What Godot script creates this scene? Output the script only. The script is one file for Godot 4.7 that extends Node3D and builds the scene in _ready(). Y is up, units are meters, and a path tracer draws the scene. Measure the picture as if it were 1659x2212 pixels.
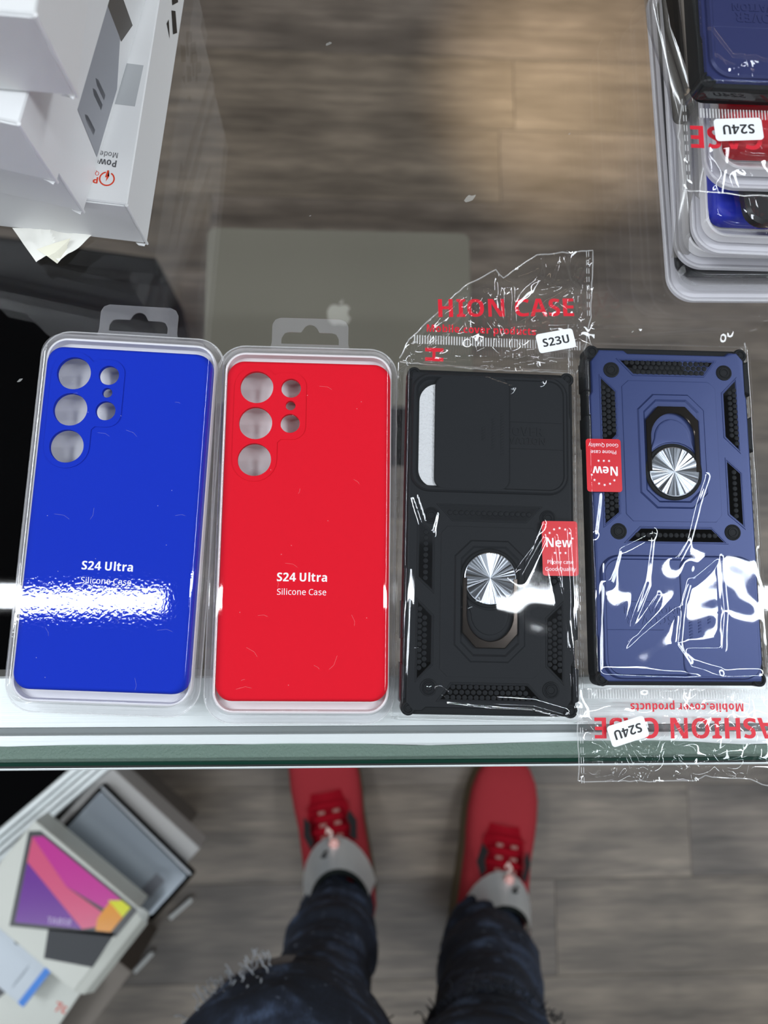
extends Node3D

# ---------- geometry collector ----------
class G:
	var v := PackedVector3Array()
	var t := PackedInt32Array()
	var k := 1.0
	func _init(kk := 1.0) -> void:
		k = kk
	func pt(p: Vector3) -> int:
		v.append(p * k)
		return v.size() - 1
	func tri(a: int, b: int, c: int) -> void:
		t.append(a)
		t.append(b)
		t.append(c)
	func orient(first: int) -> void:
		var c := Vector3.ZERO
		var n := 0
		for i in range(first, t.size()):
			c += v[t[i]]
			n += 1
		c /= maxf(n, 1)
		var vol := 0.0
		for i in range(first, t.size(), 3):
			var a := v[t[i]] - c
			vol += a.dot((v[t[i + 1]] - c).cross(v[t[i + 2]] - c))
		if vol < 0.0:
			flip(first)
	func flip(first: int) -> void:
		for i in range(first, t.size(), 3):
			var x := t[i + 1]
			t[i + 1] = t[i + 2]
			t[i + 2] = x
	func face_up(first: int) -> void:
		var s := 0.0
		for i in range(first, t.size(), 3):
			s += (v[t[i + 1]] - v[t[i]]).cross(v[t[i + 2]] - v[t[i]]).y
		if s < 0.0:
			flip(first)
	func cap(ring: PackedVector3Array, base: int, fan: bool) -> void:
		var n := ring.size()
		if fan:
			var c := Vector3.ZERO
			for p in ring:
				c += p
			var m := pt(c / n)
			for j in n:
				tri(m, base + j, base + (j + 1) % n)
			return
		var flat := PackedVector2Array()
		for p in ring:
			flat.append(Vector2(p.x, p.z))
		var ix := Geometry2D.triangulate_polygon(flat)
		for j in range(0, ix.size(), 3):
			tri(base + ix[j], base + ix[j + 1], base + ix[j + 2])
	# closed rings of equal size joined by quads; cap 0 none, 1 fan, 2 polygon
	func loft(rings: Array, cap0 := 1, cap1 := 1) -> void:
		var first := t.size()
		var n: int = rings[0].size()
		var b0 := v.size()
		for r in rings:
			for p in r:
				pt(p)
		for i in rings.size() - 1:
			for j in n:
				var a := b0 + i * n + j
				var b := b0 + i * n + (j + 1) % n
				tri(a, b, a + n)
				tri(b, b + n, a + n)
		var side := t.size()
		if cap0:
			cap_at(rings[0], b0, cap0, b0, false, n)
		if cap1:
			cap_at(rings[rings.size() - 1], b0 + (rings.size() - 1) * n, cap1, b0, true, n)
		orient(first)
	func cap_at(ring: PackedVector3Array, base: int, how: int, _b0: int, last: bool, n: int) -> void:
		var s := t.size()
		cap(ring, base, how == 1)
		# make the cap agree with the side: side quads use edge j -> j+1 on the first ring, j+1 -> j on the last
		var want := 0
		for i in range(s, t.size(), 3):
			for e in 3:
				var p := t[i + e] - base
				var q := t[i + (e + 1) % 3] - base
				if p >= 0 and q >= 0 and p < n and q < n:
					if q == (p + 1) % n:
						want += 1
					elif p == (q + 1) % n:
						want -= 1
		# side triangle on first ring holds edge a->b (j -> j+1): the cap must hold j+1 -> j there, and j -> j+1 on the last
		if (want > 0) != last:
			flip(s)
	func plate(outline: PackedVector2Array, profile: Array, fan := true) -> void:
		var rings := []
		for p in profile:
			var r := PackedVector3Array()
			for q in G.inset(outline, p[0]):
				r.append(Vector3(q.x, p[1], q.y))
			rings.append(r)
		loft(rings, 1 if fan else 2, 1 if fan else 2)
	static func inset(o: PackedVector2Array, d: float) -> PackedVector2Array:
		if absf(d) < 1e-9:
			return o
		var area := 0.0
		for i in o.size():
			area += o[i].cross(o[(i + 1) % o.size()])
		var s := signf(area)
		var out := PackedVector2Array()
		var n := o.size()
		for i in n:
			var e0 := (o[i] - o[(i + n - 1) % n]).normalized()
			var e1 := (o[(i + 1) % n] - o[i]).normalized()
			var n0 := Vector2(-e0.y, e0.x) * s
			var n1 := Vector2(-e1.y, e1.x) * s
			var m := n0 + n1
			out.append(o[i] + m * (d / maxf(0.35, m.length_squared() * 0.5)))
		return out
	func box(c: Vector3, s: Vector3, bevel := 0.0) -> void:
		var h := s * 0.5
		var o := PackedVector2Array([Vector2(-h.x, -h.z), Vector2(h.x, -h.z), Vector2(h.x, h.z), Vector2(-h.x, h.z)])
		for i in 4:
			o[i] += Vector2(c.x, c.z)
		if bevel > 0.0:
			plate(o, [[bevel, c.y - h.y], [0.0, c.y - h.y + bevel], [0.0, c.y + h.y - bevel], [bevel, c.y + h.y]])
		else:
			plate(o, [[0.0, c.y - h.y], [0.0, c.y + h.y]])
	func tube(path: Array, r, sides := 6) -> void:
		var rings := []
		for i in path.size():
			var a: Vector3 = path[maxi(i - 1, 0)]
			var b: Vector3 = path[mini(i + 1, path.size() - 1)]
			var d := (b - a).normalized()
			var x := d.cross(Vector3.UP if absf(d.y) < 0.9 else Vector3.RIGHT).normalized()
			var y := x.cross(d)
			var rr: float = r[i] if r is Array else r
			var ring := PackedVector3Array()
			for j in sides:
				var q := TAU * j / sides
				ring.append(path[i] + (x * cos(q) + y * sin(q)) * rr)
			rings.append(ring)
		loft(rings)
	func sheet(rows: Array) -> void:
		var first := t.size()
		var n: int = rows[0].size()
		var b0 := v.size()
		for r in rows:
			for p in r:
				pt(p)
		for i in rows.size() - 1:
			for j in n - 1:
				var a := b0 + i * n + j
				tri(a, a + 1, a + n)
				tri(a + 1, a + n + 1, a + n)
		face_up(first)
	func mesh(smooth := 35.0) -> ArrayMesh:
		var arr := []
		arr.resize(Mesh.ARRAY_MAX)
		var nf := t.size() / 3
		var out_v := PackedVector3Array()
		var out_n := PackedVector3Array()
		if smooth >= 180.0:
			var nn := PackedVector3Array()
			nn.resize(v.size())
			for i in range(0, t.size(), 3):
				var f := (v[t[i + 1]] - v[t[i]]).cross(v[t[i + 2]] - v[t[i]])
				nn[t[i]] += f
				nn[t[i + 1]] += f
				nn[t[i + 2]] += f
			for i in nn.size():
				nn[i] = nn[i].normalized()
			var ix := t.duplicate()
			for i in range(0, ix.size(), 3):
				var x := ix[i + 1]
				ix[i + 1] = ix[i + 2]
				ix[i + 2] = x
			arr[Mesh.ARRAY_VERTEX] = v
			arr[Mesh.ARRAY_NORMAL] = nn
			arr[Mesh.ARRAY_INDEX] = ix
		else:
			var fn := PackedVector3Array()
			var at := {}
			var c := cos(deg_to_rad(smooth))
			for f in nf:
				var n := (v[t[f * 3 + 1]] - v[t[f * 3]]).cross(v[t[f * 3 + 2]] - v[t[f * 3]])
				fn.append(n)
				for e in 3:
					var key := Vector3i((v[t[f * 3 + e]] * 50000.0).round())
					if at.has(key):
						at[key].append(f)
					else:
						at[key] = [f]
			for f in nf:
				var me := fn[f].normalized()
				for e in [0, 2, 1]:
					var p := v[t[f * 3 + e]]
					var s := Vector3.ZERO
					for g in at[Vector3i((p * 50000.0).round())]:
						if fn[g].normalized().dot(me) >= c:
							s += fn[g]
					out_v.append(p)
					out_n.append(s.normalized() if s.length_squared() > 0.0 else Vector3.UP)
			arr[Mesh.ARRAY_VERTEX] = out_v
			arr[Mesh.ARRAY_NORMAL] = out_n
		var m := ArrayMesh.new()
		m.add_surface_from_arrays(Mesh.PRIMITIVE_TRIANGLES, arr)
		return m

# ---------- scene helpers ----------
var taken := {}

func numbered(called: String) -> String:
	var n: int = taken.get(called, 0)
	taken[called] = n + 1
	return called if n == 0 else "%s_%03d" % [called, n]

func tag(o: Node, label: String, category: String, group := "") -> void:
	o.set_meta("label", label)
	o.set_meta("category", category)
	if group:
		o.set_meta("group", group)

func thing(called: String, label: String, category: String, at := Vector3.ZERO, turn := 0.0, group := "") -> Node3D:
	var o := Node3D.new()
	o.name = numbered(called)
	add_child(o)
	o.position = at
	o.rotation_degrees.y = turn
	tag(o, label, category, group)
	return o

func part(called: String, m: Mesh, mat: Material, parent: Node) -> MeshInstance3D:
	var o := MeshInstance3D.new()
	o.mesh = m
	o.material_override = mat
	if parent == self:
		o.name = numbered(called)
	else:
		var key := str(parent.get_instance_id()) + called
		var n: int = taken.get(key, 0)
		taken[key] = n + 1
		o.name = called if n == 0 else "%s_%03d" % [called, n]
	parent.add_child(o, true)
	return o

func obj(called: String, g: G, mat: Material, parent: Node, smooth := 35.0) -> MeshInstance3D:
	return part(called, g.mesh(smooth), mat, parent)

func struct(called: String, g: G, mat: Material, parent: Node = self, smooth := 35.0) -> MeshInstance3D:
	var o := obj(called, g, mat, parent, smooth)
	if parent == self:
		o.set_meta("kind", "structure")
	return o

func mat(c: Color, rough := 0.5, metal := 0.0) -> StandardMaterial3D:
	var m := StandardMaterial3D.new()
	m.albedo_color = c
	m.roughness = rough
	m.metallic = metal
	return m

func rgb(r: float, g: float, b: float) -> Color:
	return Color(r / 255.0, g / 255.0, b / 255.0)

func clear(c: Color, alpha: float, rough := 0.03) -> StandardMaterial3D:
	var m := mat(Color(c, alpha), rough)
	m.transparency = BaseMaterial3D.TRANSPARENCY_ALPHA
	m.cull_mode = BaseMaterial3D.CULL_DISABLED
	return m

func rrect(w: float, l: float, r: float, seg := 8, c := Vector2.ZERO) -> PackedVector2Array:
	var o := PackedVector2Array()
	var h := Vector2(w * 0.5 - r, l * 0.5 - r)
	var s := [Vector2(1, 1), Vector2(-1, 1), Vector2(-1, -1), Vector2(1, -1)]
	for q in 4:
		for i in seg + 1:
			var a := PI * 0.5 * (q + float(i) / seg)
			o.append(c + Vector2(h.x * s[q].x, h.y * s[q].y) + Vector2(cos(a), sin(a)) * r)
	return o

func circle(c: Vector2, r: float, n := 32) -> PackedVector2Array:
	var o := PackedVector2Array()
	for i in n:
		o.append(c + Vector2(cos(TAU * i / n), sin(TAU * i / n)) * r)
	return o

func poly(a: Array) -> PackedVector2Array:
	var o := PackedVector2Array()
	for i in range(0, a.size(), 2):
		o.append(Vector2(a[i], a[i + 1]))
	return o

func flat(g: G, o: PackedVector2Array, y: float) -> void:
	var first := g.t.size()
	var b := g.v.size()
	for p in o:
		g.pt(Vector3(p.x, y, p.y))
	var ix := Geometry2D.triangulate_polygon(o)
	for i in range(0, ix.size(), 3):
		g.tri(b + ix[i], b + ix[i + 1], b + ix[i + 2])
	g.face_up(first)

# a plate of thickness y0..y1 with round holes: cut into strips so that no piece holds a whole hole
func holed(g: G, outline: PackedVector2Array, holes: Array, y0: float, y1: float, cuts: Array) -> void:
	var xs := [-1000.0]
	xs.append_array(cuts)
	xs.append(1000.0)
	for i in xs.size() - 1:
		var strip := PackedVector2Array([Vector2(xs[i], -1000), Vector2(xs[i + 1], -1000), Vector2(xs[i + 1], 1000), Vector2(xs[i], 1000)])
		var pieces := Geometry2D.intersect_polygons(outline, strip)
		for h in holes:
			var next: Array[PackedVector2Array] = []
			for p in pieces:
				next.append_array(Geometry2D.clip_polygons(p, h))
			pieces = next
		for p in pieces:
			flat(g, p, y1)
	for h in holes + [outline]:
		var first := g.t.size()
		var b := g.v.size()
		var n: int = h.size()
		for p in h:
			g.pt(Vector3(p.x, y0, p.y))
			g.pt(Vector3(p.x, y1, p.y))
		for j in n:
			var q := (j + 1) % n
			g.tri(b + j * 2, b + q * 2, b + j * 2 + 1)
			g.tri(b + q * 2, b + q * 2 + 1, b + j * 2 + 1)
		g.orient(first)
		if h != outline:
			g.flip(first)

func font(weight := 400, serif := false) -> SystemFont:
	var f := SystemFont.new()
	f.font_names = PackedStringArray(["Droid Serif" if serif else "Droid Sans"])
	f.font_weight = weight
	return f

# flat lettering, width w (metres), lying face up at p, reading along +x
func lettering(called: String, text: String, w: float, p: Vector3, m: Material, parent: Node, turn := 0.0, weight := 400, tall := 1.0, depth := 0.0001) -> MeshInstance3D:
	var tm := TextMesh.new()
	tm.font = font(weight)
	tm.text = text
	tm.font_size = 48
	tm.pixel_size = 0.01
	tm.depth = 0.01
	tm.curve_step = 1.0
	var box := tm.get_aabb()
	var s := w / maxf(box.size.x, 0.001)
	var o := part(called, tm, m, parent)
	var b := Basis(Vector3.UP, deg_to_rad(turn)) * Basis(Vector3.RIGHT, -PI / 2)
	o.basis = b * Basis.from_scale(Vector3(s, s * tall, depth / 0.01))
	o.position = p - o.basis * Vector3(box.get_center().x, box.get_center().y, 0)
	return o

func noise(freq: float, sd: int, fractal := 3, ridged := false) -> FastNoiseLite:
	var n := FastNoiseLite.new()
	n.noise_type = FastNoiseLite.TYPE_SIMPLEX_SMOOTH
	n.frequency = freq
	n.seed = sd
	n.fractal_type = FastNoiseLite.FRACTAL_RIDGED if ridged else FastNoiseLite.FRACTAL_FBM
	n.fractal_octaves = fractal
	return n

func bump_texture(freq: float, sd: int, size := 512, octaves := 3) -> NoiseTexture2D:
	var t := NoiseTexture2D.new()
	t.width = size
	t.height = size
	t.seamless = true
	t.noise = noise(freq, sd, octaves)
	return t

func relief(m: StandardMaterial3D, t: Texture2D, per_metre: float, cm: float) -> StandardMaterial3D:
	m.uv1_triplanar = true
	m.uv1_scale = Vector3.ONE * per_metre
	m.heightmap_enabled = true
	m.heightmap_texture = t
	m.heightmap_scale = cm
	return m

func seg_dist(p: Vector2, a: Vector2, b: Vector2) -> float:
	var d := b - a
	return (p - a - d * clampf((p - a).dot(d) / maxf(d.length_squared(), 1e-9), 0.0, 1.0)).length()

func smin(a: float, b: float, k: float) -> float:
	var h := maxf(k - absf(a - b), 0.0) / k
	return minf(a, b) - h * h * k * 0.25

var M := {}

func _ready() -> void:
	# ----- camera -----
	var cam := Camera3D.new()
	cam.name = "camera"
	add_child(cam)
	cam.transform = Transform3D(Basis(Vector3(0.9987, 0.05095, -0.00113), Vector3(-0.00825, 0.13989, -0.99013), Vector3(-0.05029, 0.98886, 0.14013)), Vector3(0, 1.335, 0))
	cam.near = 0.02
	cam.far = 50.0
	var ca := CameraAttributesPhysical.new()
	ca.frustum_focal_length = 17.795
	ca.exposure_aperture = 4.6
	ca.frustum_focus_distance = 0.365
	cam.attributes = ca
	cam.fov = 67.98
	# ----- sky, exposure -----
	var we := WorldEnvironment.new()
	we.name = "environment"
	var e := Environment.new()
	e.background_mode = Environment.BG_COLOR
	e.background_color = Color(0.0, 0.0, 0.0)
	e.tonemap_mode = Environment.TONE_MAPPER_LINEAR
	e.tonemap_exposure = 0.96
	e.sdfgi_enabled = true
	e.ssao_enabled = true
	e.ssil_enabled = true
	we.environment = e
	add_child(we)
	materials()
	# ----- lights of the room: x0, x1, z, energy -----
	for a in [
			["over the left of the counter", Vector2(-3.0, -0.062), Vector2(-0.46, -0.062), 2.0, 0.058], ["over the right of the counter", Vector2(0.44, -0.062), Vector2(3.0, -0.062), 2.0, 0.058],
			["behind the counter", Vector2(-2.8, -2.55), Vector2(2.8, -2.55), 1.1, 0.058], ["above the customer side", Vector2(-2.8, 1.45), Vector2(2.8, 1.45), 4.4, 0.058],
			["wide one at the left of the counter", Vector2(-1.42, -0.95), Vector2(-1.42, 0.25), 2.3, 0.30], ["wide one at the right of the counter", Vector2(1.52, -0.95), Vector2(1.52, 0.25), 2.3, 0.30]]:
		tube_light(a[0], a[1], a[2], a[3], a[4])
	spot_light(Vector3(0.85, 2.60, -2.45), Vector3(0.45, 0.0, -1.08), 7.5)
	# ----- structure, then objects -----
	room()
	floor_planks()
	counter()
	silicone_pack("blue", Vector3(-0.1087, 0.9602, -0.0485), -2.3, M.blue)
	silicone_pack("red", Vector3(-0.0191, 0.9602, -0.0438), -0.5, M.red)
	black_pack()
	navy_pack()
	right_stack()
	white_boxes()
	under_glass()
	person()
	floor_boxes()

func materials() -> void:
	M.blue = matte(rgb(11, 46, 180), 0.75)
	M.red = matte(rgb(216, 15, 38), 0.75)
	M.black = matte(rgb(27, 29, 31), 0.6)
	M.black_shell = matte(rgb(33, 35, 38), 0.5)
	M.black_grip = matte(rgb(26, 28, 31), 0.5)
	M.navy = mat(rgb(40, 55, 104), 0.42, 0.3)
	M.chrome = mat(rgb(190, 192, 195), 0.12, 1.0)
	M.disc = mat(rgb(165, 170, 178), 0.28, 1.0)
	M.film = clear(Color(1, 1, 1), 0.005, 0.02)
	M.crinkle = relief(clear(Color(1, 1, 1), 0.03, 0.03), bump_texture(0.02, 7), 25.0, 0.06)
	M.seam = clear(Color(1, 1, 1), 0.18, 0.1)
	M.smoke_film = clear(rgb(140, 136, 130), 0.42, 0.1)
	M.lid = relief(clear(Color(1, 1, 1), 0.004, 0.02), bump_texture(0.012, 5, 512, 3), 20.0, 0.0006)
	M.pebbled_lid = relief(clear(Color(1, 1, 1), 0.004, 0.02), bump_texture(0.05, 11, 512, 2), 16.0, 0.0011)
	M.flange = clear(rgb(240, 238, 244), 0.13, 0.04)
	M.tray = mat(rgb(226, 224, 226), 0.4)
	M.milky = clear(rgb(228, 226, 232), 0.62, 0.15)
	M.foam = relief(mat(rgb(205, 206, 208), 0.8), bump_texture(0.08, 3), 14.0, 0.05)
	M.white_print = mat(rgb(240, 240, 245), 0.5)
	M.red_print = mat(rgb(208, 8, 38), 0.5)
	M.black_print = mat(rgb(30, 30, 32), 0.5)
	M.gray_print = mat(rgb(176, 178, 180), 0.5)
	M.sticker = mat(rgb(236, 240, 242), 0.35)
	M.red_label = mat(rgb(204, 6, 28), 0.3)
	M.card = relief(mat(rgb(226, 226, 226), 0.42), bump_texture(0.02, 21), 12.0, 0.006)
	M.card_edge = mat(rgb(196, 184, 150), 0.8)
	M.paper = mat(rgb(240, 238, 230), 0.6)
	M.dark = matte(rgb(9, 9, 10), 0.9, 0.05)
	M.alu = brushed_metal(rgb(228, 233, 233))
	M.glass = clear(rgb(225, 240, 232), 0.0, 0.0)
	M.glass_edge = mat(rgb(20, 52, 42), 0.15)

func matte(c: Color, rough := 0.8, spec := 0.22) -> StandardMaterial3D:
	var m := mat(c, rough)
	m.metallic_specular = spec
	return m

func brushed_metal(c: Color) -> StandardMaterial3D:
	var im := Image.create(256, 256, false, Image.FORMAT_RGB8)
	var n := noise(1.0, 31, 2)
	for y in 256:
		for x in 256:
			var s := 0.5 + 0.5 * n.get_noise_2d(x * 0.006, y * 0.55)
			im.set_pixel(x, y, Color(s, s, s))
	var m := mat(c, 0.38, 0.2)
	m.heightmap_enabled = true
	m.heightmap_texture = ImageTexture.create_from_image(im)
	m.heightmap_scale = 0.004
	m.uv1_triplanar = true
	m.uv1_scale = Vector3(6, 6, 14)
	return m

# ---------- lights ----------
func tube_light(where: String, a: Vector2, b: Vector2, energy: float, wide: float) -> void:
	var w := a.distance_to(b)
	var t := thing("ceiling_light", "long white linear ceiling light, %s" % where, "light", Vector3((a.x + b.x) * 0.5, 2.72, (a.y + b.y) * 0.5), rad_to_deg(-(b - a).angle()))
	var g := G.new()
	g.plate(rrect(w, wide + 0.04, 0.02, 3), [[0.01, 0.08], [0.0, 0.06], [0.0, 0.0], [0.004, -0.004]])
	obj("housing", g, mat(rgb(210, 210, 210), 0.5), t)
	var d := G.new()
	d.plate(rrect(w - 0.02, wide + 0.016, 0.015, 4), [[0.0, -0.003], [0.0, -0.008], [0.010, -0.014]])
	var em := mat(Color(1, 1, 1), 0.5)
	em.emission_enabled = true
	em.emission = rgb(242, 248, 255)
	em.emission_energy_multiplier = 2.0
	obj("diffuser", d, em, t)
	var l := AreaLight3D.new()
	l.name = "tube_glow"
	l.area_size = Vector2(w - 0.02, wide)
	l.light_energy = energy
	l.light_color = rgb(255, 222, 180) if a.y < -2.5 and b.y < -2.5 else rgb(240, 248, 255)
	l.area_range = 12.0
	l.area_attenuation = 2.0
	l.shadow_enabled = true
	t.add_child(l)
	l.position.y = -0.018
	l.rotation_degrees.x = -90

func spot_light(at: Vector3, to: Vector3, energy: float) -> void:
	var t := thing("spot_lamp", "small warm spot lamp hanging from the ceiling behind the counter", "lamp", at)
	t.look_at_from_position(at, to, Vector3.UP)
	var g := G.new()
	var rings := []
	for p in [[0.025, 0.14], [0.034, 0.12], [0.036, 0.0], [0.033, 0.0], [0.028, 0.02]]:
		var r := PackedVector3Array()
		for i in 24:
			r.append(Vector3(cos(TAU * i / 24) * p[0], sin(TAU * i / 24) * p[0], p[1]))
		rings.append(r)
	g.loft(rings, 1, 1)
	obj("shade", g, mat(rgb(30, 30, 30), 0.4), t)
	var b := SphereMesh.new()
	b.radius = 0.02
	b.height = 0.04
	var em := mat(Color(1, 1, 1))
	em.emission_enabled = true
	em.emission = rgb(255, 220, 170)
	em.emission_energy_multiplier = 2.0
	part("bulb", b, em, t).position.z = 0.012
	var s := SpotLight3D.new()
	s.name = "warm_beam"
	s.light_color = rgb(255, 220, 172)
	s.light_energy = energy
	s.spot_range = 8.0
	s.spot_attenuation = 2.0
	s.spot_angle = 6.5
	s.spot_angle_attenuation = 1.0
	s.light_size = 0.02
	s.shadow_enabled = true
	t.add_child(s)
	s.position.z = -0.02

# ---------- the room ----------
func room() -> void:
	var wall := mat(rgb(150, 148, 145), 0.8)
	for a in [["wall_back", Vector3(0, 1.4, -3.1), Vector3(6.6, 3.0, 0.2)], ["wall_front", Vector3(0, 1.4, 2.9), Vector3(6.6, 3.0, 0.2)], ["wall_left", Vector3(-3.2, 1.4, -0.1), Vector3(0.2, 3.0, 6.2)], ["wall_right", Vector3(3.2, 1.4, -0.1), Vector3(0.2, 3.0, 6.2)]]:
		var g := G.new()
		g.box(a[1], a[2])
		struct(a[0], g, wall)
	var c := G.new()
	c.box(Vector3(0, 2.95, -0.1), Vector3(6.6, 0.3, 6.4))
	struct("ceiling", c, mat(rgb(52, 52, 54), 0.9))

func wood(sd: int, base: Color) -> StandardMaterial3D:
	var w := 512
	var im := Image.create(w, w, false, Image.FORMAT_RGB8)
	var a := noise(1.0, sd, 3)
	var b := noise(1.0, sd + 50, 2)
	var lin := base
	for y in w:
		var yy := float(mini(y, w - y)) / w
		for x in w:
			var xx := float(mini(x, w - x)) / w
			var s := 0.23 * a.get_noise_2d(xx * 3.0, yy * 42.0) + 0.14 * b.get_noise_2d(xx * 14.0, yy * 170.0) + 0.22 * b.get_noise_2d(xx * 5.0 + 9.0, yy * 9.0)
			var k := clampf(1.0 + s, 0.4, 1.6)
			im.set_pixel(x, y, Color(lin.r * k, lin.g * k * (0.995 + 0.02 * s), lin.b * k))
	var m := mat(Color.WHITE, 0.42)
	m.albedo_texture = ImageTexture.create_from_image(im)
	m.uv1_triplanar = true
	m.uv1_world_triplanar = true
	m.uv1_scale = Vector3(0.9, 0.9, 0.9)
	return m

func floor_planks() -> void:
	var g := G.new()
	g.box(Vector3(0, -0.055, -0.1), Vector3(6.6, 0.1, 6.4))
	var woods := [wood(1, rgb(104, 95, 84)), wood(2, rgb(99, 91, 82)), wood(3, rgb(109, 100, 89)), wood(4, rgb(101, 93, 85))]
	var fl := struct("floor", g, woods[1])
	var rng := RandomNumberGenerator.new()
	rng.seed = 5
	var full := G.new()
	full.box(Vector3.ZERO, Vector3(1.2196, 0.005, 0.1516), 0.0004)
	var fm := full.mesh(20)
	for r in 20:
		var z := -1.62 + r * 0.152
		var off := rng.randf_range(-0.6, 0.6)
		if r == 4:
			off = 0.32 - 0.61
		for c in 4:
			var p := part("plank", fm, woods[rng.randi() % 4], fl)
			p.position = Vector3(off + (c - 1.5) * 1.22 + 0.61, -0.0025, z)

# ---------- the glass counter ----------
func counter() -> void:
	var t := thing("display_counter", "glass topped display counter with an aluminium front rail", "display counter", Vector3.ZERO)
	var x0 := -0.78
	var x1 := 0.95
	var cx := (x0 + x1) * 0.5
	var w := x1 - x0
	var g := G.new()
	g.box(Vector3(cx, 0.956, -0.235), Vector3(w, 0.008, 0.602))
	obj("glass_top", g, M.glass, t)
	# dark green polished front edge of the pane, backed by a black strip
	g = G.new()
	g.box(Vector3(cx, 0.956, 0.0672), Vector3(w, 0.0078, 0.0018), 0.0004)
	obj("glass_edge", g, M.glass_edge, t)
	g = G.new()
	g.box(Vector3(cx, 0.954, 0.0689), Vector3(w, 0.006, 0.0012), 0.0003)
	obj("edge_gasket", g, mat(rgb(22, 24, 22), 0.6), t)
	# rail under the front edge: profile swept along x
	var prof := [[0.0275, 0.900], [0.0275, 0.9505], [0.0285, 0.9515], [0.0515, 0.9515], [0.0520, 0.9490], [0.0550, 0.9490], [0.0555, 0.9515], [0.0700, 0.9515], [0.0700, 0.9480], [0.0716, 0.9480], [0.0722, 0.9474], [0.0722, 0.900]]
	g = G.new()
	var rings := []
	for x in [x0, x1]:
		var r := PackedVector3Array()
		for p in prof:
			r.append(Vector3(x, p[1], p[0]))
		rings.append(r)
	g.loft(rings, 0, 0)
	obj("front_rail", g, M.alu, t, 20)
	g = G.new()
	g.box(Vector3(cx, 0.9494, 0.0535), Vector3(w, 0.001, 0.0030))
	obj("rail_groove", g, mat(rgb(118, 124, 124), 0.5), t)
	# bead of grey green glue between pane and rail, with a wavy inner edge
	var n := noise(9.0, 4, 2)
	var o := PackedVector2Array()
	for i in 241:
		var x := x0 + w * i / 240.0
		o.append(Vector2(x, 0.0600 + 0.0011 * n.get_noise_1d(x) + (0.0012 * sin(x * 36.0) * smoothstep(-0.05, 0.1, x))))
	o.append(Vector2(x1, 0.0664))
	o.append(Vector2(x0, 0.0664))
	g = G.new()
	g.plate(o, [[0.0, 0.9516], [0.0, 0.9519]], false)
	var glue := relief(mat(rgb(118, 140, 128), 0.6), bump_texture(0.05, 9), 20.0, 0.03)
	obj("glue_strip", g, glue, t)
	# pale scuffs on the pane
	var rng := RandomNumberGenerator.new()
	rng.seed = 4
	for q in [[0.0648, -0.2225, 0.0035], [-0.0115, -0.3105, 0.0020], [-0.163, -0.118, 0.0015], [0.120, -0.262, 0.0008], [-0.02, -0.21, 0.0006], [0.15, -0.15, 0.0009]]:
		var sc := PackedVector2Array()
		for i in 9:
			sc.append(Vector2(q[0], q[1]) + Vector2(cos(TAU * i / 9) * q[2] * rng.randf_range(0.6, 1.2), sin(TAU * i / 9) * q[2] * rng.randf_range(0.25, 0.6)).rotated(-0.6))
		g = G.new()
		flat(g, sc, 0.9601)
		obj("scuff", g, clear(rgb(225, 225, 220), 0.28, 0.5), t)
	# frame: posts, rear rail
	for p in [[x0 + 0.015, 0.05], [x1 - 0.015, 0.05], [x0 + 0.015, -0.515], [x1 - 0.015, -0.515]]:
		g = G.new()
		g.box(Vector3(p[0], 0.475, p[1]), Vector3(0.03, 0.949, 0.03), 0.002)
		obj("post", g, M.alu, t)
	g = G.new()
	g.box(Vector3(cx, 0.937, -0.515), Vector3(w - 0.06, 0.025, 0.03), 0.002)
	obj("rear_rail", g, M.alu, t)

# ---------- small helpers for packs ----------
func frame(at: Vector3, turn: float) -> Transform3D:
	return Transform3D(Basis(Vector3.UP, deg_to_rad(turn)), at)

func camera_holes() -> Array:
	var h := []
	for p in [[-25.2, -67.7, 8.0], [-25.2, -49.8, 8.0], [-25.2, -31.8, 8.0], [-8.6, -67.6, 4.8], [-8.6, -58.9, 2.4], [-8.6, -50.0, 4.7]]:
		h.append(circle(Vector2(p[0], p[1]), p[2], 40 if p[2] > 5 else 28))
	return h

func island() -> PackedVector2Array:
	var o := PackedVector2Array()
	for i in 9: o.append(Vector2(-25.2, -67.7) + Vector2(cos(PI + PI * 0.8 * i / 8), sin(PI + PI * 0.8 * i / 8)) * 10.6)
	o.append(Vector2(-14.5, -75.2))
	for i in 7: o.append(Vector2(-7.8, -68.6) + Vector2(cos(-PI * 0.5 + PI * 0.5 * i / 6), sin(-PI * 0.5 + PI * 0.5 * i / 6)) * 6.6)
	for i in 7: o.append(Vector2(-7.8, -48.6) + Vector2(cos(PI * 0.5 * i / 6), sin(PI * 0.5 * i / 6)) * 6.6)
	o.append(Vector2(-13.0, -42.0))
	o.append(Vector2(-14.6, -40.4))
	for i in 13: o.append(Vector2(-25.2, -31.8) + Vector2(cos(PI * i / 12), sin(PI * i / 12)) * 10.6)
	return o

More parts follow.
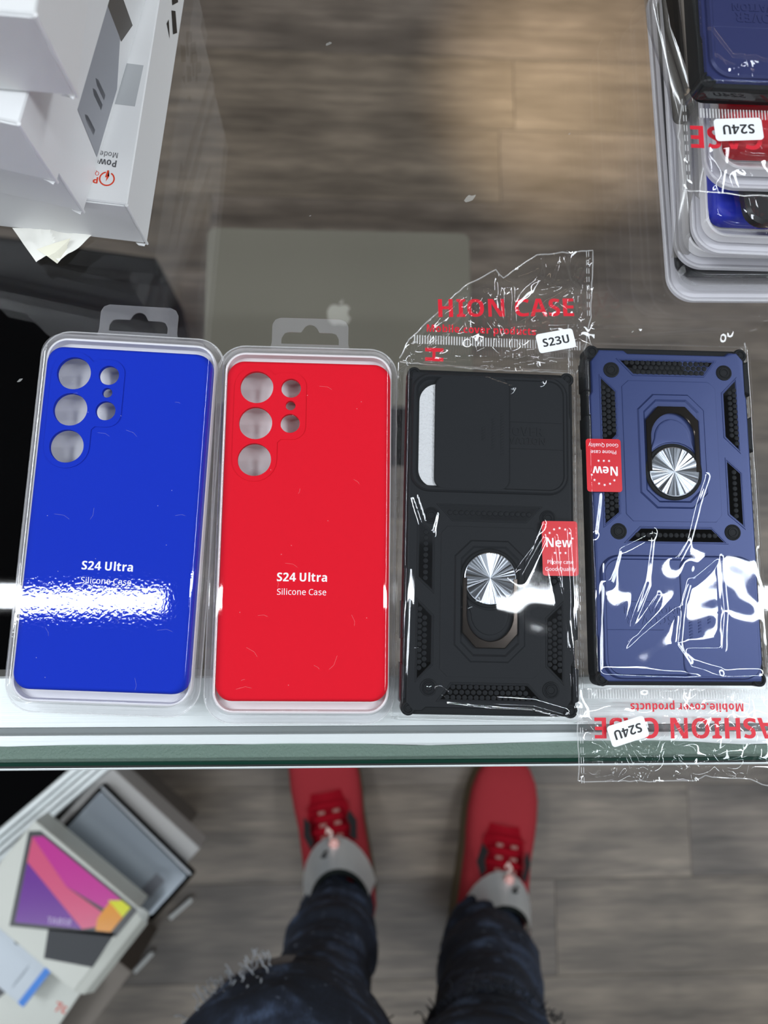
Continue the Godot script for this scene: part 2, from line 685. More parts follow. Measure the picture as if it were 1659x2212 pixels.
func silicone_case(called: String, label: String, m: Material, at: Vector3, turn: float, lettered := true) -> Node3D:
	var t := thing(called, label, "phone case", at, turn)
	var o := rrect(80.5, 163.5, 8.0, 8)
	var g := G.new(0.001)
	# rounded side wall from the bottom lip up to the back
	var rings := []
	for p in [[1.6, 6.5], [0.3, 6.0], [0.0, 7.5], [0.0, 9.5], [0.35, 11.5], [1.2, 13.2], [2.4, 14.2], [3.8, 14.7], [5.0, 14.8]]:
		var r := PackedVector3Array()
		# the long sides round more than the ends
		for q in G.inset(o, p[0] * 0.45):
			r.append(Vector3(q.x * (1.0 - p[0] * 0.55 / 40.0), p[1], q.y))
		rings.append(r)
	g.loft(rings, 0, 0)
	var top := PackedVector2Array()
	for q in rings[rings.size() - 1]:
		top.append(Vector2(q.x, q.z))
	holed(g, top, camera_holes(), 13.0, 14.8, [-25.2, -8.6])
	obj("shell", g, m, t, 40)
	g = G.new(0.001)
	holed(g, island(), camera_holes(), 14.8, 15.3, [-25.2, -8.6])
	obj("camera_surround", g, m, t, 30)
	if lettered:
		lettering("printed_name", "S24 Ultra", 0.0235, Vector3(-0.001, 0.01485, 0.0240), M.white_print, t, 0, 600, 1.0)
		lettering("printed_kind", "Silicone Case", 0.0230, Vector3(-0.001, 0.01485, 0.0310), M.white_print, t, 0, 400, 1.0)
	return t

func blister(called: String, label: String, at: Vector3, turn: float, lid_mat: Material, tab := true, off := -1.4, dome := 0.25, lid_tilt := Vector2.ZERO, tray: Material = null) -> Node3D:
	var t := thing(called, label, "blister pack", at, turn, "")
	var c := Vector2(off, 0)
	# clear flange with an upturned rim
	var g := G.new(0.001)
	var o := rrect(90.5, 186.0, 14.0, 10, c)
	g.plate(o, [[0.4, 0.0], [0.0, 0.4], [0.0, 2.6], [0.5, 3.2], [1.3, 3.0], [2.6, 1.6]])
	obj("flange", g, M.flange, t)
	# white inner tray
	g = G.new(0.001)
	var ti := rrect(82.4, 175.0, 10.0, 10, c * 0.35)
	var rings := []
	for p in [[0.0, 3.2], [0.0, 8.6], [0.5, 9.2], [1.2, 9.0], [1.6, 4.6]]:
		var r := PackedVector3Array()
		for q in G.inset(ti, p[0]):
			r.append(Vector3(q.x, p[1], q.y))
		rings.append(r)
	g.loft(rings, 1, 1)
	obj("inner_tray", g, tray if tray else M.tray, t)
	# clear lid: drafted wall, rounded shoulder, slightly domed top
	g = G.new(0.001)
	rings = []
	var li := rrect(84.4, 176.8, 11.0, 10, c * 0.5)
	for p in [[0.0, 2.8], [0.5, 9.0], [0.8, 14.2], [1.1, 15.5], [1.7, 16.5], [2.5, 17.15], [3.5, 17.5], [4.8, 17.6], [8.0, 17.6 + dome * 0.35], [14.0, 17.6 + dome * 0.6], [22.0, 17.6 + dome * 0.85], [32.0, 17.6 + dome]]:
		var r := PackedVector3Array()
		for q in G.inset(li, minf(p[0], 11.0)):
			var s: float = 1.0 if p[0] <= 11.0 else (43.2 - p[0]) / (43.2 - 11.0)
			var qq := Vector2((q.x - c.x) * s + c.x, q.y * (1.0 if p[0] <= 11.0 else (88.0 - p[0]) / 77.0))
			r.append(Vector3(qq.x, p[1] + (qq.x * lid_tilt.x + qq.y * lid_tilt.y if p[1] > 10 else 0.0), qq.y))
		rings.append(r)
	g.loft(rings, 0, 1)
	obj("lid", g, lid_mat, t, 60)
	# a bright rolled edge round the flange
	g = G.new(0.001)
	var rim := []
	for q in G.inset(o, 0.15):
		rim.append(Vector3(q.x, 2.9, q.y))
	rim.append(rim[0])
	g.tube(rim, 0.35, 6)
	obj("rolled_edge", g, clear(Color(1, 1, 1), 0.25, 0.08), t, 60)
	if tab:
		# hang tab with a euro slot
		g = G.new(0.001)
		var outer := poly([-20.6, -92.0, -20.6, -93.5, -20.0, -95.5, -20.0, -105.0, -18.6, -107.6, -16.0, -108.8, 14.6, -108.8, 17.4, -107.6, 18.8, -105.0, 18.8, -95.5, 19.4, -93.5, 19.4, -92.0])
		var slot := PackedVector2Array()
		for a in [[-15.2, -95.0], [-15.2, -98.0], [-13.6, -100.6], [-11.6, -101.3], [-5.2, -101.3]]:
			slot.append(Vector2(a[0], a[1]))
		for i in 9: slot.append(Vector2(-0.6, -101.4) + Vector2(-cos(PI * (0.12 + 0.76 * i / 8)), -sin(PI * (0.12 + 0.76 * i / 8))) * 4.0)
		for a in [[4.0, -101.3], [10.6, -101.3], [12.6, -100.6], [14.0, -98.0], [14.0, -95.0]]:
			slot.append(Vector2(a[0], a[1]))
		holed(g, outer, [slot], 1.4, 2.0, [-0.6])
		obj("hang_tab", g, M.flange, t, 30)
	return t

func silicone_pack(color: String, at: Vector3, turn: float, m: Material) -> void:
	var blue := color == "blue"
	silicone_case("phone_case", "bright blue silicone phone case with six camera holes, sealed in the leftmost clear blister" if blue else "red silicone phone case with six camera holes, sealed in a blister beside the blue one", m, at, turn)
	var b := blister("blister_pack", "clear plastic blister with hang tab holding the bright blue case" if blue else "clear plastic blister with hang tab holding the red case in the counter row", at, turn, M.pebbled_lid if blue else M.lid, true, -1.4, 0.10 if blue else 0.25, Vector2(0.0, 0.004) if blue else Vector2(0.0, 0.0))
	b.set_meta("group", "clear blisters in the front row")
	# fine scratches on the lid
	var rng := RandomNumberGenerator.new()
	rng.seed = 8 if blue else 9
	var g := G.new(0.001)
	for i in 26:
		var p := Vector3(rng.randf_range(-32, 30), 17.95, rng.randf_range(-70, 78))
		var a := rng.randf_range(-0.5, 0.5) + (0.0 if i % 3 else 1.4)
		var l := rng.randf_range(0.6, 5.0)
		g.box(p, Vector3(0.12, 0.02, 0.12) if i % 2 else Vector3(0.35, 0.02, 0.3))
		if i % 2:
			g.tube([p, p + Vector3(cos(a) * l, 0, sin(a) * l), p + Vector3(cos(a + 0.2) * l * 1.6, 0, sin(a + 0.2) * l * 1.6)], 0.05, 4)
	obj("scratches", g, clear(Color(1, 1, 1), 0.14, 0.3), b).set_meta("kind", "stuff")

# ---------- armoured case with ring holder and sliding camera cover ----------
func hexes(parent: Node, area: PackedVector2Array, y: float, m: Material, hex: Mesh) -> void:
	var lo := area[0]
	var hi := area[0]
	for p in area:
		lo = lo.min(p)
		hi = hi.max(p)
	var inner := G.inset(area, 1.3)
	var d := 2.75
	var across := hi.x - lo.x > hi.y - lo.y
	for i in 24:
		for j in 4:
			var p := Vector2(lo.x + 1.0 + i * d * 1.0 + (j % 2) * d * 0.5, (lo.y + hi.y) * 0.5 + (j - 1) * d * 0.866) if across else Vector2((lo.x + hi.x) * 0.5 + (j - 1) * d * 0.866, lo.y + 1.0 + i * d + (j % 2) * d * 0.5)
			if Geometry2D.is_point_in_polygon(p, inner):
				var h := part("hex_bump", hex, m, parent)
				h.position = Vector3(p.x, y, p.y) * 0.001

func armoured_case(called: String, label: String, shell: Material, base: Material, grip: Material, at: Vector3, turn: float, slider_x: float, detail := true) -> Node3D:
	var t := thing(called, label, "phone case", at, turn)
	var o := rrect(83.5, 168.0, 6.5, 6)
	var g := G.new(0.001)
	g.plate(o, [[1.6, 0.4], [0.4, 1.2], [0.0, 2.6], [0.0, 9.0], [0.5, 10.8], [1.8, 11.6]])
	obj("bumper", g, base, t)
	g = G.new(0.001)
	# hard back: notched outline
	var so := poly([-39.5, -82.3, 36.0, -82.3, 39.8, -79.0, 39.8, -62.0, 40.4, -60.0, 40.4, 58.0, 39.4, 60.0, 39.4, 76.0, 35.0, 82.4, 22.0, 82.4, 20.0, 80.8, -30.0, 80.8, -32.0, 82.4, -36.5, 82.4, -40.0, 78.0, -40.0, 60.0, -40.6, 58.0, -40.6, -60.0, -40.0, -62.0, -40.0, -80.0])
	g.plate(so, [[0.0, 8.5], [0.0, 10.6], [0.3, 12.0], [0.75, 12.9], [1.2, 13.1]], false)
	obj("hard_back", g, shell, t, 30)
	# corner bumpers
	for c in [[-38.3, -80.8], [38.3, -80.8], [-38.3, 80.8], [38.3, 80.8]]:
		g = G.new(0.001)
		g.plate(circle(Vector2(c[0], c[1]), 3.5, 20), [[0.0, 4.0], [0.0, 12.2], [0.6, 12.9], [1.3, 12.9], [1.6, 12.3], [2.2, 12.3], [2.4, 12.7]])
		obj("corner_bumper", g, base, t)
	for c in [[-40.9, 69.0], [40.9, 69.0], [-40.9, 40.0], [40.9, 40.0]]:
		g = G.new(0.001)
		g.plate(poly([c[0] - 1.6, c[1] - 9, c[0] + 1.6, c[1] - 7.4, c[0] + 1.6, c[1] + 7.4, c[0] - 1.6, c[1] + 9]), [[0.0, 3.0], [0.0, 12.0], [0.5, 12.6]])
		obj("side_grip", g, grip, t)
	# camera frame
	g = G.new(0.001)
	var fo := rrect(77.6, 59.4, 9.5, 8, Vector2(-0.7, -51.3))
	g.plate(fo, [[0.0, 12.6], [0.2, 13.9], [1.0, 14.8], [2.0, 14.8], [2.9, 13.6], [3.2, 13.2]])
	obj("camera_frame", g, shell, t, 30)
	if slider_x > -34.0:
		g = G.new(0.001)
		g.plate(rrect(22.0, 52.0, 9.0, 8, Vector2(-24.6, -49.6)), [[0.0, 13.2], [0.0, 13.35]])
		obj("lens_opening", g, M.foam, t)
		g = G.new(0.001)
		g.plate(rrect(24.0, 55.0, 10.0, 8, Vector2(-24.6, -50.0)), [[0.0, 13.1], [0.0, 13.25]])
		obj("opening_rim", g, base, t)
	g = G.new(0.001)
	g.plate(rrect(37.5 - slider_x - 1.0, 55.4, 6.0, 6, Vector2((37.5 + slider_x + 1.0) * 0.5, -51.3)), [[0.0, 13.2], [0.0, 13.8], [0.4, 14.1]])
	var cover := obj("cover_base", g, shell, t, 30)
	for z in [-57.6, -44.2]:
		g = G.new(0.001)
		g.box(Vector3(22.5, 14.05, z), Vector3(29.0, 0.4, 0.35), 0.12)
		obj("ridge", g, shell, cover)
	lettering("embossed_word", "DISCOVER", 0.0295, Vector3(0.0112, 0.0141, -0.0530), shell, cover, 0, 700, 0.95, 0.0005)
	lettering("embossed_word", "INNOVATION", 0.0310, Vector3(0.0114, 0.0141, -0.0482), shell, cover, 0, 700, 0.95, 0.0005)
	g = G.new(0.001)
	g.plate(rrect(37.0, 57.0, 5.5, 6, Vector2(slider_x + 18.5, -51.3)), [[0.0, 13.4], [0.0, 14.5], [0.5, 14.9]])
	var slider := obj("camera_slider", g, shell, t, 30)
	g = G.new(0.001)
	for col in [[24.0, 5], [28.8, 11], [33.2, 15]]:
		for i in col[1]:
			var z: float = -51.0 + (i - (col[1] - 1) * 0.5) * 1.45
			var x: float = slider_x + col[0]
			g.plate(poly([x - 0.8, z - 0.1, x + 0.8, z - 0.7, x + 0.8, z + 0.1, x - 0.8, z + 0.7]), [[0.0, 14.8], [0.0, 15.05], [0.2, 15.15]])
	var ribs := obj("thumb_ribs", g, shell, slider)
	ribs.set_meta("kind", "stuff")
	# ring field: thin raised panel, octagonal frame, disc and loop
	g = G.new(0.001)
	g.plate(poly([-21.0, -5.2, 20.6, -5.2, 24.0, -1.6, 24.0, 63.0, 20.6, 66.2, -20.4, 66.2, -24.0, 62.6, -24.0, -1.6]), [[0.0, 12.8], [0.1, 13.3], [0.4, 13.42]])
	obj("ring_panel", g, shell, t, 30)
	g = G.new(0.001)
	var oct := poly([-17.6, 9.0, -9.6, 1.2, 8.6, 1.2, 16.8, 9.0, 16.8, 51.4, 8.6, 59.4, -9.6, 59.4, -17.6, 51.4])
	g.plate(oct, [[0.0, 13.3], [0.9, 14.2], [3.0, 14.2], [4.0, 13.45]], true)
	obj("octagon_frame", g, shell, t, 20)
	g = G.new(0.001)
	g.plate(circle(Vector2(-0.4, 19.6), 14.2, 48), [[0.0, 13.4], [0.0, 14.2], [0.4, 14.5], [1.4, 14.5], [1.7, 14.1]])
	obj("ring_socket", g, base, t, 30)
	# loop
	g = G.new(0.001)
	var lo := poly([-13.6, 19.5, -13.6, 45.6, -7.2, 52.6, 6.6, 52.6, 12.8, 45.6, 12.8, 19.5])
	var li := PackedVector2Array([Vector2(-11.4, 19.5)])
	for i in 17:
		li.append(Vector2(-0.4, 37.0) + Vector2(-cos(PI * i / 16) * 11.0, sin(PI * i / 16) * 12.2))
	li.append(Vector2(10.6, 19.5))
	var loop := lo.duplicate()
	for i in range(li.size() - 1, -1, -1):
		loop.append(li[i])
	g.plate(loop, [[0.2, 13.9], [0.0, 14.1], [0.0, 14.9], [0.35, 15.2]], false)
	obj("ring_loop", g, mat(rgb(70, 64, 60), 0.16, 1.0) , t, 20)
	g = G.new(0.001)
	var pad := PackedVector2Array()
	for i in 17:
		pad.append(Vector2(-0.4, 36.5) + Vector2(-cos(PI * i / 16) * 9.0, sin(PI * i / 16) * 10.0))
	for i in 9:
		var a := PI * 0.78 - PI * 0.56 * (1.0 - float(i) / 8.0)
		pad.append(Vector2(-0.4, 19.6) + Vector2(cos(PI * 0.22 + PI * 0.56 * i / 8.0), sin(PI * 0.22 + PI * 0.56 * i / 8.0)) * 15.0)
	g.plate(pad, [[0.0, 13.4], [0.2, 13.9], [0.7, 14.0]], false)
	obj("loop_pad", g, shell, t, 20)
	# metal disc: flat sectors that catch the light one by one
	g = G.new(0.001)
	var rng := RandomNumberGenerator.new()
	rng.seed = 12
	var n := 90
	var rim := PackedFloat32Array()
	for i in n:
		rim.append(rng.randf_range(-0.35, 0.35))
	for i in n:
		var a := TAU * i / n
		var b := TAU * (i + 1) / n
		var f := g.t.size()
		var c := g.pt(Vector3(-0.4, 14.95, 19.6))
		var p := g.pt(Vector3(-0.4 + cos(a) * 12.1, 14.95 + rim[i] * 0.5, 19.6 + sin(a) * 12.1))
		var q := g.pt(Vector3(-0.4 + cos(b) * 12.1, 14.95 - rim[i] * 0.5, 19.6 + sin(b) * 12.1))
		g.tri(c, p, q)
		g.face_up(f)
	var first := g.t.size()
	var rings := []
	for p in [[12.4, 14.2], [12.4, 14.9], [12.05, 15.05], [11.95, 14.9]]:
		var r := PackedVector3Array()
		for q in circle(Vector2(-0.4, 19.6), p[0], 48):
			r.append(Vector3(q.x, p[1], q.y))
		rings.append(r)
	g.loft(rings, 0, 0)
	obj("metal_disc", g, M.disc, t, 12)
	# screws
	for s in [[-28.9, -10.0], [28.0, -10.2], [-29.0, 71.2], [28.9, 71.4]]:
		g = G.new(0.001)
		g.plate(circle(Vector2(s[0], s[1]), 4.1, 28), [[0.0, 12.8], [0.2, 13.5], [0.8, 13.7], [1.2, 13.3], [1.6, 13.3], [1.8, 13.8], [2.3, 13.8], [2.6, 13.4]])
		obj("screw", g, grip, t, 30)
	# grip panels with honeycomb bumps
	var hg := G.new(0.001)
	hg.plate(circle(Vector2.ZERO, 1.3, 8), [[0.0, 0.0], [0.15, 0.32], [0.45, 0.42]])
	var hex := hg.mesh(30)
	for a in [[-25.0, -15.2, 24.0, -15.2, 17.0, -8.4, -18.4, -8.4], [-18.2, 69.4, 17.8, 69.4, 24.8, 76.8, -24.0, 76.8],
			[-34.8, -7.0, -27.8, -1.0, -27.8, 26.0, -34.8, 19.6], [-34.8, 31.0, -27.8, 38.0, -27.8, 60.4, -34.8, 67.6],
			[34.6, -7.0, 27.2, -1.0, 27.2, 26.0, 34.6, 19.6], [34.6, 31.0, 27.2, 38.0, 27.2, 60.4, 34.6, 67.6]]:
		var area := poly(a)
		g = G.new(0.001)
		g.plate(G.inset(area, -1.1), [[0.0, 12.7], [0.5, 13.4], [0.9, 13.4], [1.3, 12.95]])
		obj("grip_surround", g, shell, t, 20)
		g = G.new(0.001)
		g.plate(area, [[0.0, 12.6], [0.3, 13.1]])
		var gp := obj("grip_panel", g, grip, t, 20)
		if detail:
			hexes(gp, area, 13.05, grip, hex)
	return t

# ---------- thin plastic bags ----------
# creases: each [x0,z0,x1,z1,...] in mm; a ridge runs along it
func film_height(p: Vector2, half: Vector2, top: float, creases: Array, n: FastNoiseLite, amp: float, width: float, wave: float) -> float:
	var d := Vector2(maxf(absf(p.x) - half.x, 0.0), maxf(absf(p.y) - half.y, 0.0)).length()
	var k := 1.0 - smoothstep(0.0, 5.5, d)
	var y := lerpf(1.6, top, k)
	y += n.get_noise_2d(p.x, p.y) * wave * (0.35 + 0.65 * k)
	return y + crease_height(p, creases, amp, width)

func crease_height(p: Vector2, creases: Array, amp: float, width: float) -> float:
	var y := 0.0
	for c in creases:
		var best := 1e9
		for i in range(0, c.size() - 2, 2):
			var a := Vector2(c[i], c[i + 1])
			var b := Vector2(c[i + 2], c[i + 3])
			if p.x < minf(a.x, b.x) - 5 or p.x > maxf(a.x, b.x) + 5 or p.y < minf(a.y, b.y) - 5 or p.y > maxf(a.y, b.y) + 5:
				continue
			best = minf(best, seg_dist(p, a, b))
		if best < 5.0:
			var q := best / width
			y += amp * exp(-q * q)
	return y

func bag_film(parent: Node, x0: float, x1: float, z0: float, z1: float, half: Vector2, top: float, creases: Array, sd: int, amp := 0.45, width := 1.5, wave := 0.5) -> void:
	var n := noise(0.022, sd, 2)
	var g := G.new(0.001)
	var rows := []
	var nx := int((x1 - x0) / 0.9)
	var nz := int((z1 - z0) / 0.9)
	for j in nz + 1:
		var row := PackedVector3Array()
		var z := lerpf(z0, z1, float(j) / nz)
		for i in nx + 1:
			var x := lerpf(x0, x1, float(i) / nx)
			row.append(Vector3(x, film_height(Vector2(x, z), half, top, creases, n, amp, width, wave), z))
		rows.append(row)
	g.sheet(rows)
	obj("bag_front", g, M.film, parent, 180)

# crumpled header flap between the columns' top edge and a straight bottom edge
func header_film(parent: Node, called: String, edge: Array, bottom: float, base: Callable, height: float, sd: int, freq: float, m: Material) -> void:
	var r := noise(freq, sd, 2, true)
	var s := noise(freq * 0.45, sd + 3, 2)
	var g := G.new(0.001)
	var x0: float = edge[0]
	var x1: float = edge[edge.size() - 2]
	var nx := int((x1 - x0) / 0.6)
	var rows := []
	for i in nx + 1:
		var x := lerpf(x0, x1, float(i) / nx)
		var z1: float = edge[1]
		for k in range(0, edge.size() - 2, 2):
			if x >= edge[k] and x <= edge[k + 2]:
				z1 = lerpf(edge[k + 1], edge[k + 3], (x - edge[k]) / maxf(edge[k + 2] - edge[k], 1e-6))
		var row := PackedVector3Array()
		for j in 111:
			var z := lerpf(bottom, z1, j / 110.0)
			var y: float = base.call(x, z) + height * (0.5 * r.get_noise_2d(x, z) + 0.5 + 0.9 * s.get_noise_2d(x, z))
			row.append(Vector3(x, y, z))
		rows.append(row)
	g.sheet(rows)
	obj(called, g, m, parent, 180)

func seal_strip(parent: Node, x0: float, x1: float, z: float, h: float, y: Callable) -> void:
	var g := G.new(0.001)
	var x := x0
	while x < x1:
		var yy: float = y.call(x, z)
		g.box(Vector3(x, yy, z), Vector3(0.65, 0.3, h), 0.12)
		x += 1.35
	obj("heat_seal", g, clear(Color(1, 1, 1), 0.32, 0.12), parent).set_meta("kind", "stuff")

func seam_line(parent: Node, pts: Array, r: float, sd: int) -> void:
	var rng := RandomNumberGenerator.new()
	rng.seed = sd
	var path := []
	for i in pts.size() - 1:
		var a: Vector3 = pts[i]
		var b: Vector3 = pts[i + 1]
		var n := maxi(2, int(a.distance_to(b) / 3.0))
		for j in n:
			path.append(a.lerp(b, float(j) / n) + Vector3(rng.randf_range(-0.35, 0.35), rng.randf_range(0, 0.7), rng.randf_range(-0.35, 0.35)))
	path.append(pts[pts.size() - 1])
	var g := G.new(0.001)
	g.tube(path, r, 5)
	obj("seam", g, M.seam, parent, 60)

func weld_dashes(parent: Node, x: float, z0: float, z1: float, y: float) -> void:
	var g := G.new(0.001)
	var z := z0
	while z < z1:
		for s in [-0.55, 0.55]:
			g.box(Vector3(x + s, y, z + 1.4), Vector3(0.25, 0.3, 2.8))
		z += 4.6
	obj("side_weld", g, clear(Color(1, 1, 1), 0.35, 0.1), parent).set_meta("kind", "stuff")

func star(g: G, c: Vector2, r: float, y: float, turn: float) -> void:
	var o := PackedVector2Array()
	for i in 10:
		var a := TAU * i / 10.0 + turn - PI / 2
		o.append(c + Vector2(cos(a), sin(a)) * (r if i % 2 == 0 else r * 0.42))
	flat(g, o, y)

func new_label(parent: Node, c: Vector2, y: float, turn: float) -> void:
	var h := Node3D.new()
	var g := G.new(0.001)
	g.plate(rrect(17.4, 26.4, 1.4, 4), [[0.0, 0.0], [0.0, 0.12]])
	var l := obj("red_label", g, M.red_label, parent)
	h.free()
	l.transform = Transform3D(Basis(Vector3.UP, deg_to_rad(turn)), Vector3(c.x, y, c.y) * 0.001)
	lettering("label_word", "New", 0.0125, Vector3(-0.0005, 0.00014, -0.0028), M.white_print, l, 0, 700, 1.0)
	lettering("label_line", "Phone case", 0.0126, Vector3(0.0, 0.00014, 0.0065), M.white_print, l)
	lettering("label_line", "Good Quality", 0.0148, Vector3(0.0, 0.00014, 0.0102), M.white_print, l)
	g = G.new(0.001)
	for i in 7:
		var a := PI * 1.08 + PI * 0.84 * i / 6.0
		star(g, Vector2(cos(a) * 6.4, sin(a) * 6.6 - 3.2), 0.75, 0.14, a + PI / 2)
	for i in 3:
		star(g, Vector2(-2.6 + i * 2.6, 2.2), 0.75, 0.14, 0.0)
	obj("stars", g, M.white_print, l)

func size_sticker(parent: Node, text: String, p: Vector3, turn: float, w := 19.0) -> void:
	var g := G.new(0.001)
	g.plate(rrect(w, 10.2, 1.6, 4), [[0.0, 0.0], [0.0, 0.12]])
	var s := obj("size_sticker", g, M.sticker, parent)
	s.transform = Transform3D(Basis(Vector3.UP, deg_to_rad(turn)), p * 0.001)
	lettering("size_mark", text, 0.0138, Vector3(0.0, 0.00014, 0.0), M.black_print, s, 0, 700, 0.95)

func black_pack() -> void:
	var at := Vector3(0.0699, 0.9604, -0.0391)
	armoured_case("phone_case", "black armoured phone case with ring holder, camera cover half open", M.black_shell, M.black, M.black_grip, at, -1.3, -28.0)
	var t := thing("plastic_bag", "crinkled clear plastic bag with folded header and size sticker around the black case", "plastic bag", at, -1.3)
	var cr := [[-8.5, 29.9, -16.8, 33.4, -26.6, 42.2, -34.0, 53.1], [-7.6, 31.0, -13.4, 46.2, -22.0, 59.3, -27.9, 71.0, -20.7, 76.1, -2.3, 77.9, 19.5, 78.5, 34.7, 82.4], [29.9, -1.0, 30.9, 12.4, 36.3, 38.6, 39.3, 62.2, 39.8, 77.1], [-37.5, -19.1, -32.9, -5.8, -29.4, -1.5, -27.4, -10.5], [24.3, -7.6, 19.7, 3.8, 10.8, 16.2, 14.1, 18.4, 24.3, -0.8], [-39.8, 16.5, -40.6, 53.3, -41.5, 80.7], [-3.5, -78.2, 9.6, -74.0], [15.4, -82.5, 24.7, -78.1], [36.0, -4.0, 38.0, 40.0, 40.5, 80.0]]
	bag_film(t, -46.0, 50.0, -91.0, 87.0, Vector2(41.5, 84.0), 15.75, cr, 3, 0.85, 1.7, 0.18)
	var folds := [[26.4,-149.5,25.9,-137.4,13.0,-131.2],[36.2,-148.7,31.7,-135.7,26.6,-129.3,38.5,-132.9],[38.7,-149.5,43.3,-125.6,44.8,-109.3],[52.7,-149.0,42.6,-130.6],[-12.3,-128.5,-12.7,-120.5,-1.4,-111.0,8.7,-95.4],[3.3,-138.4,4.6,-123.8,9.4,-94.2],[9.9,-132.1,10.6,-121.6,11.1,-94.2],[45.8,-132.0,32.3,-121.3,13.0,-107.9],[12.5,-108.6,27.4,-110.3,43.9,-111.8],[-13.4,-123.0,-25.3,-112.4,-36.9,-99.6],[52.0,-138.7,49.9,-125.9,46.8,-115.7],[-1.5,-126.0,-16.9,-109.1,-29.8,-98.6],[-39.1,-90.9,-17.9,-89.8,8.2,-92.9],[8.2,-92.9,22.6,-95.2,44.2,-98.1]]
	var by := func(x: float, z: float) -> float: return 1.4 + 4.0 * smoothstep(-90.0, -105.0, z) + crease_height(Vector2(x, z), folds, 1.1, 1.8)
	header_film(t, "bag_header", [-45.5, -91.5, -40.3, -101.4, -13.2, -130.2, 3.2, -139.8, 7.4, -136.4, 25.2, -149.9, 54.6, -153.4], -88.0, by, 3.6, 8, 0.026, M.film)
	var by2 := func(x: float, z: float) -> float: return 0.8
	header_film(t, "bag_header_rear", [-45.5, -91.5, -38.0, -100.4, -12.2, -128.2, 4.2, -137.8, 8.4, -136.4, 26.2, -147.9, 53.6, -151.4], -88.0, by2, 1.4, 18, 0.02, M.film)
	seam_line(t, [Vector3(-45.5, 3, -91.5), Vector3(-40.3, 5, -101.4), Vector3(-13.2, 6, -130.2), Vector3(3.2, 7, -139.8), Vector3(7.4, 5, -136.4), Vector3(25.2, 6, -149.9), Vector3(54.6, 6, -153.4), Vector3(53.0, 6, -116.8), Vector3(49.5, 4, -96.6), Vector3(46.5, 2, -88)], 0.35, 2)
	seam_line(t, [Vector3(-45, 2, -90), Vector3(0, 3, -87.5), Vector3(46, 2, -88)], 0.4, 5)
	seam_line(t, [Vector3(-46, 1.5, -90), Vector3(-45.5, 1.5, 86)], 0.3, 6)
	seam_line(t, [Vector3(-45.5, 1.5, 86.5), Vector3(50, 1.5, 87)], 0.3, 7)
	weld_dashes(t, 47.6, -84.0, 84.0, 1.9)
	weld_dashes(t, 51.4, -152.0, -118.0, 7.6)
	seal_strip(t, -38.0, 47.5, -101.0, 4.6, func(x: float, z: float) -> float: return 6.4)
	lettering("header_title", "HION CASE", 0.070, Vector3(0.0085, 0.0085, -0.1190), M.red_print, t, 3.0, 600, 0.95)
	lettering("header_line", "Mobile.cover products", 0.0560, Vector3(-0.0040, 0.0075, -0.1065), M.red_print, t, 0.5, 600, 1.0)
	lettering("folded_letter", "H", 0.0070, Vector3(-0.0275, 0.0030, -0.0945), M.red_print, t, 90.0, 600, 1.0)
	size_sticker(t, "S23U", Vector3(33.7, 9.6, -102.0), 13.0, 19.5)
	new_label(t, Vector2(33.3, 4.4), 15.25, 1.0)

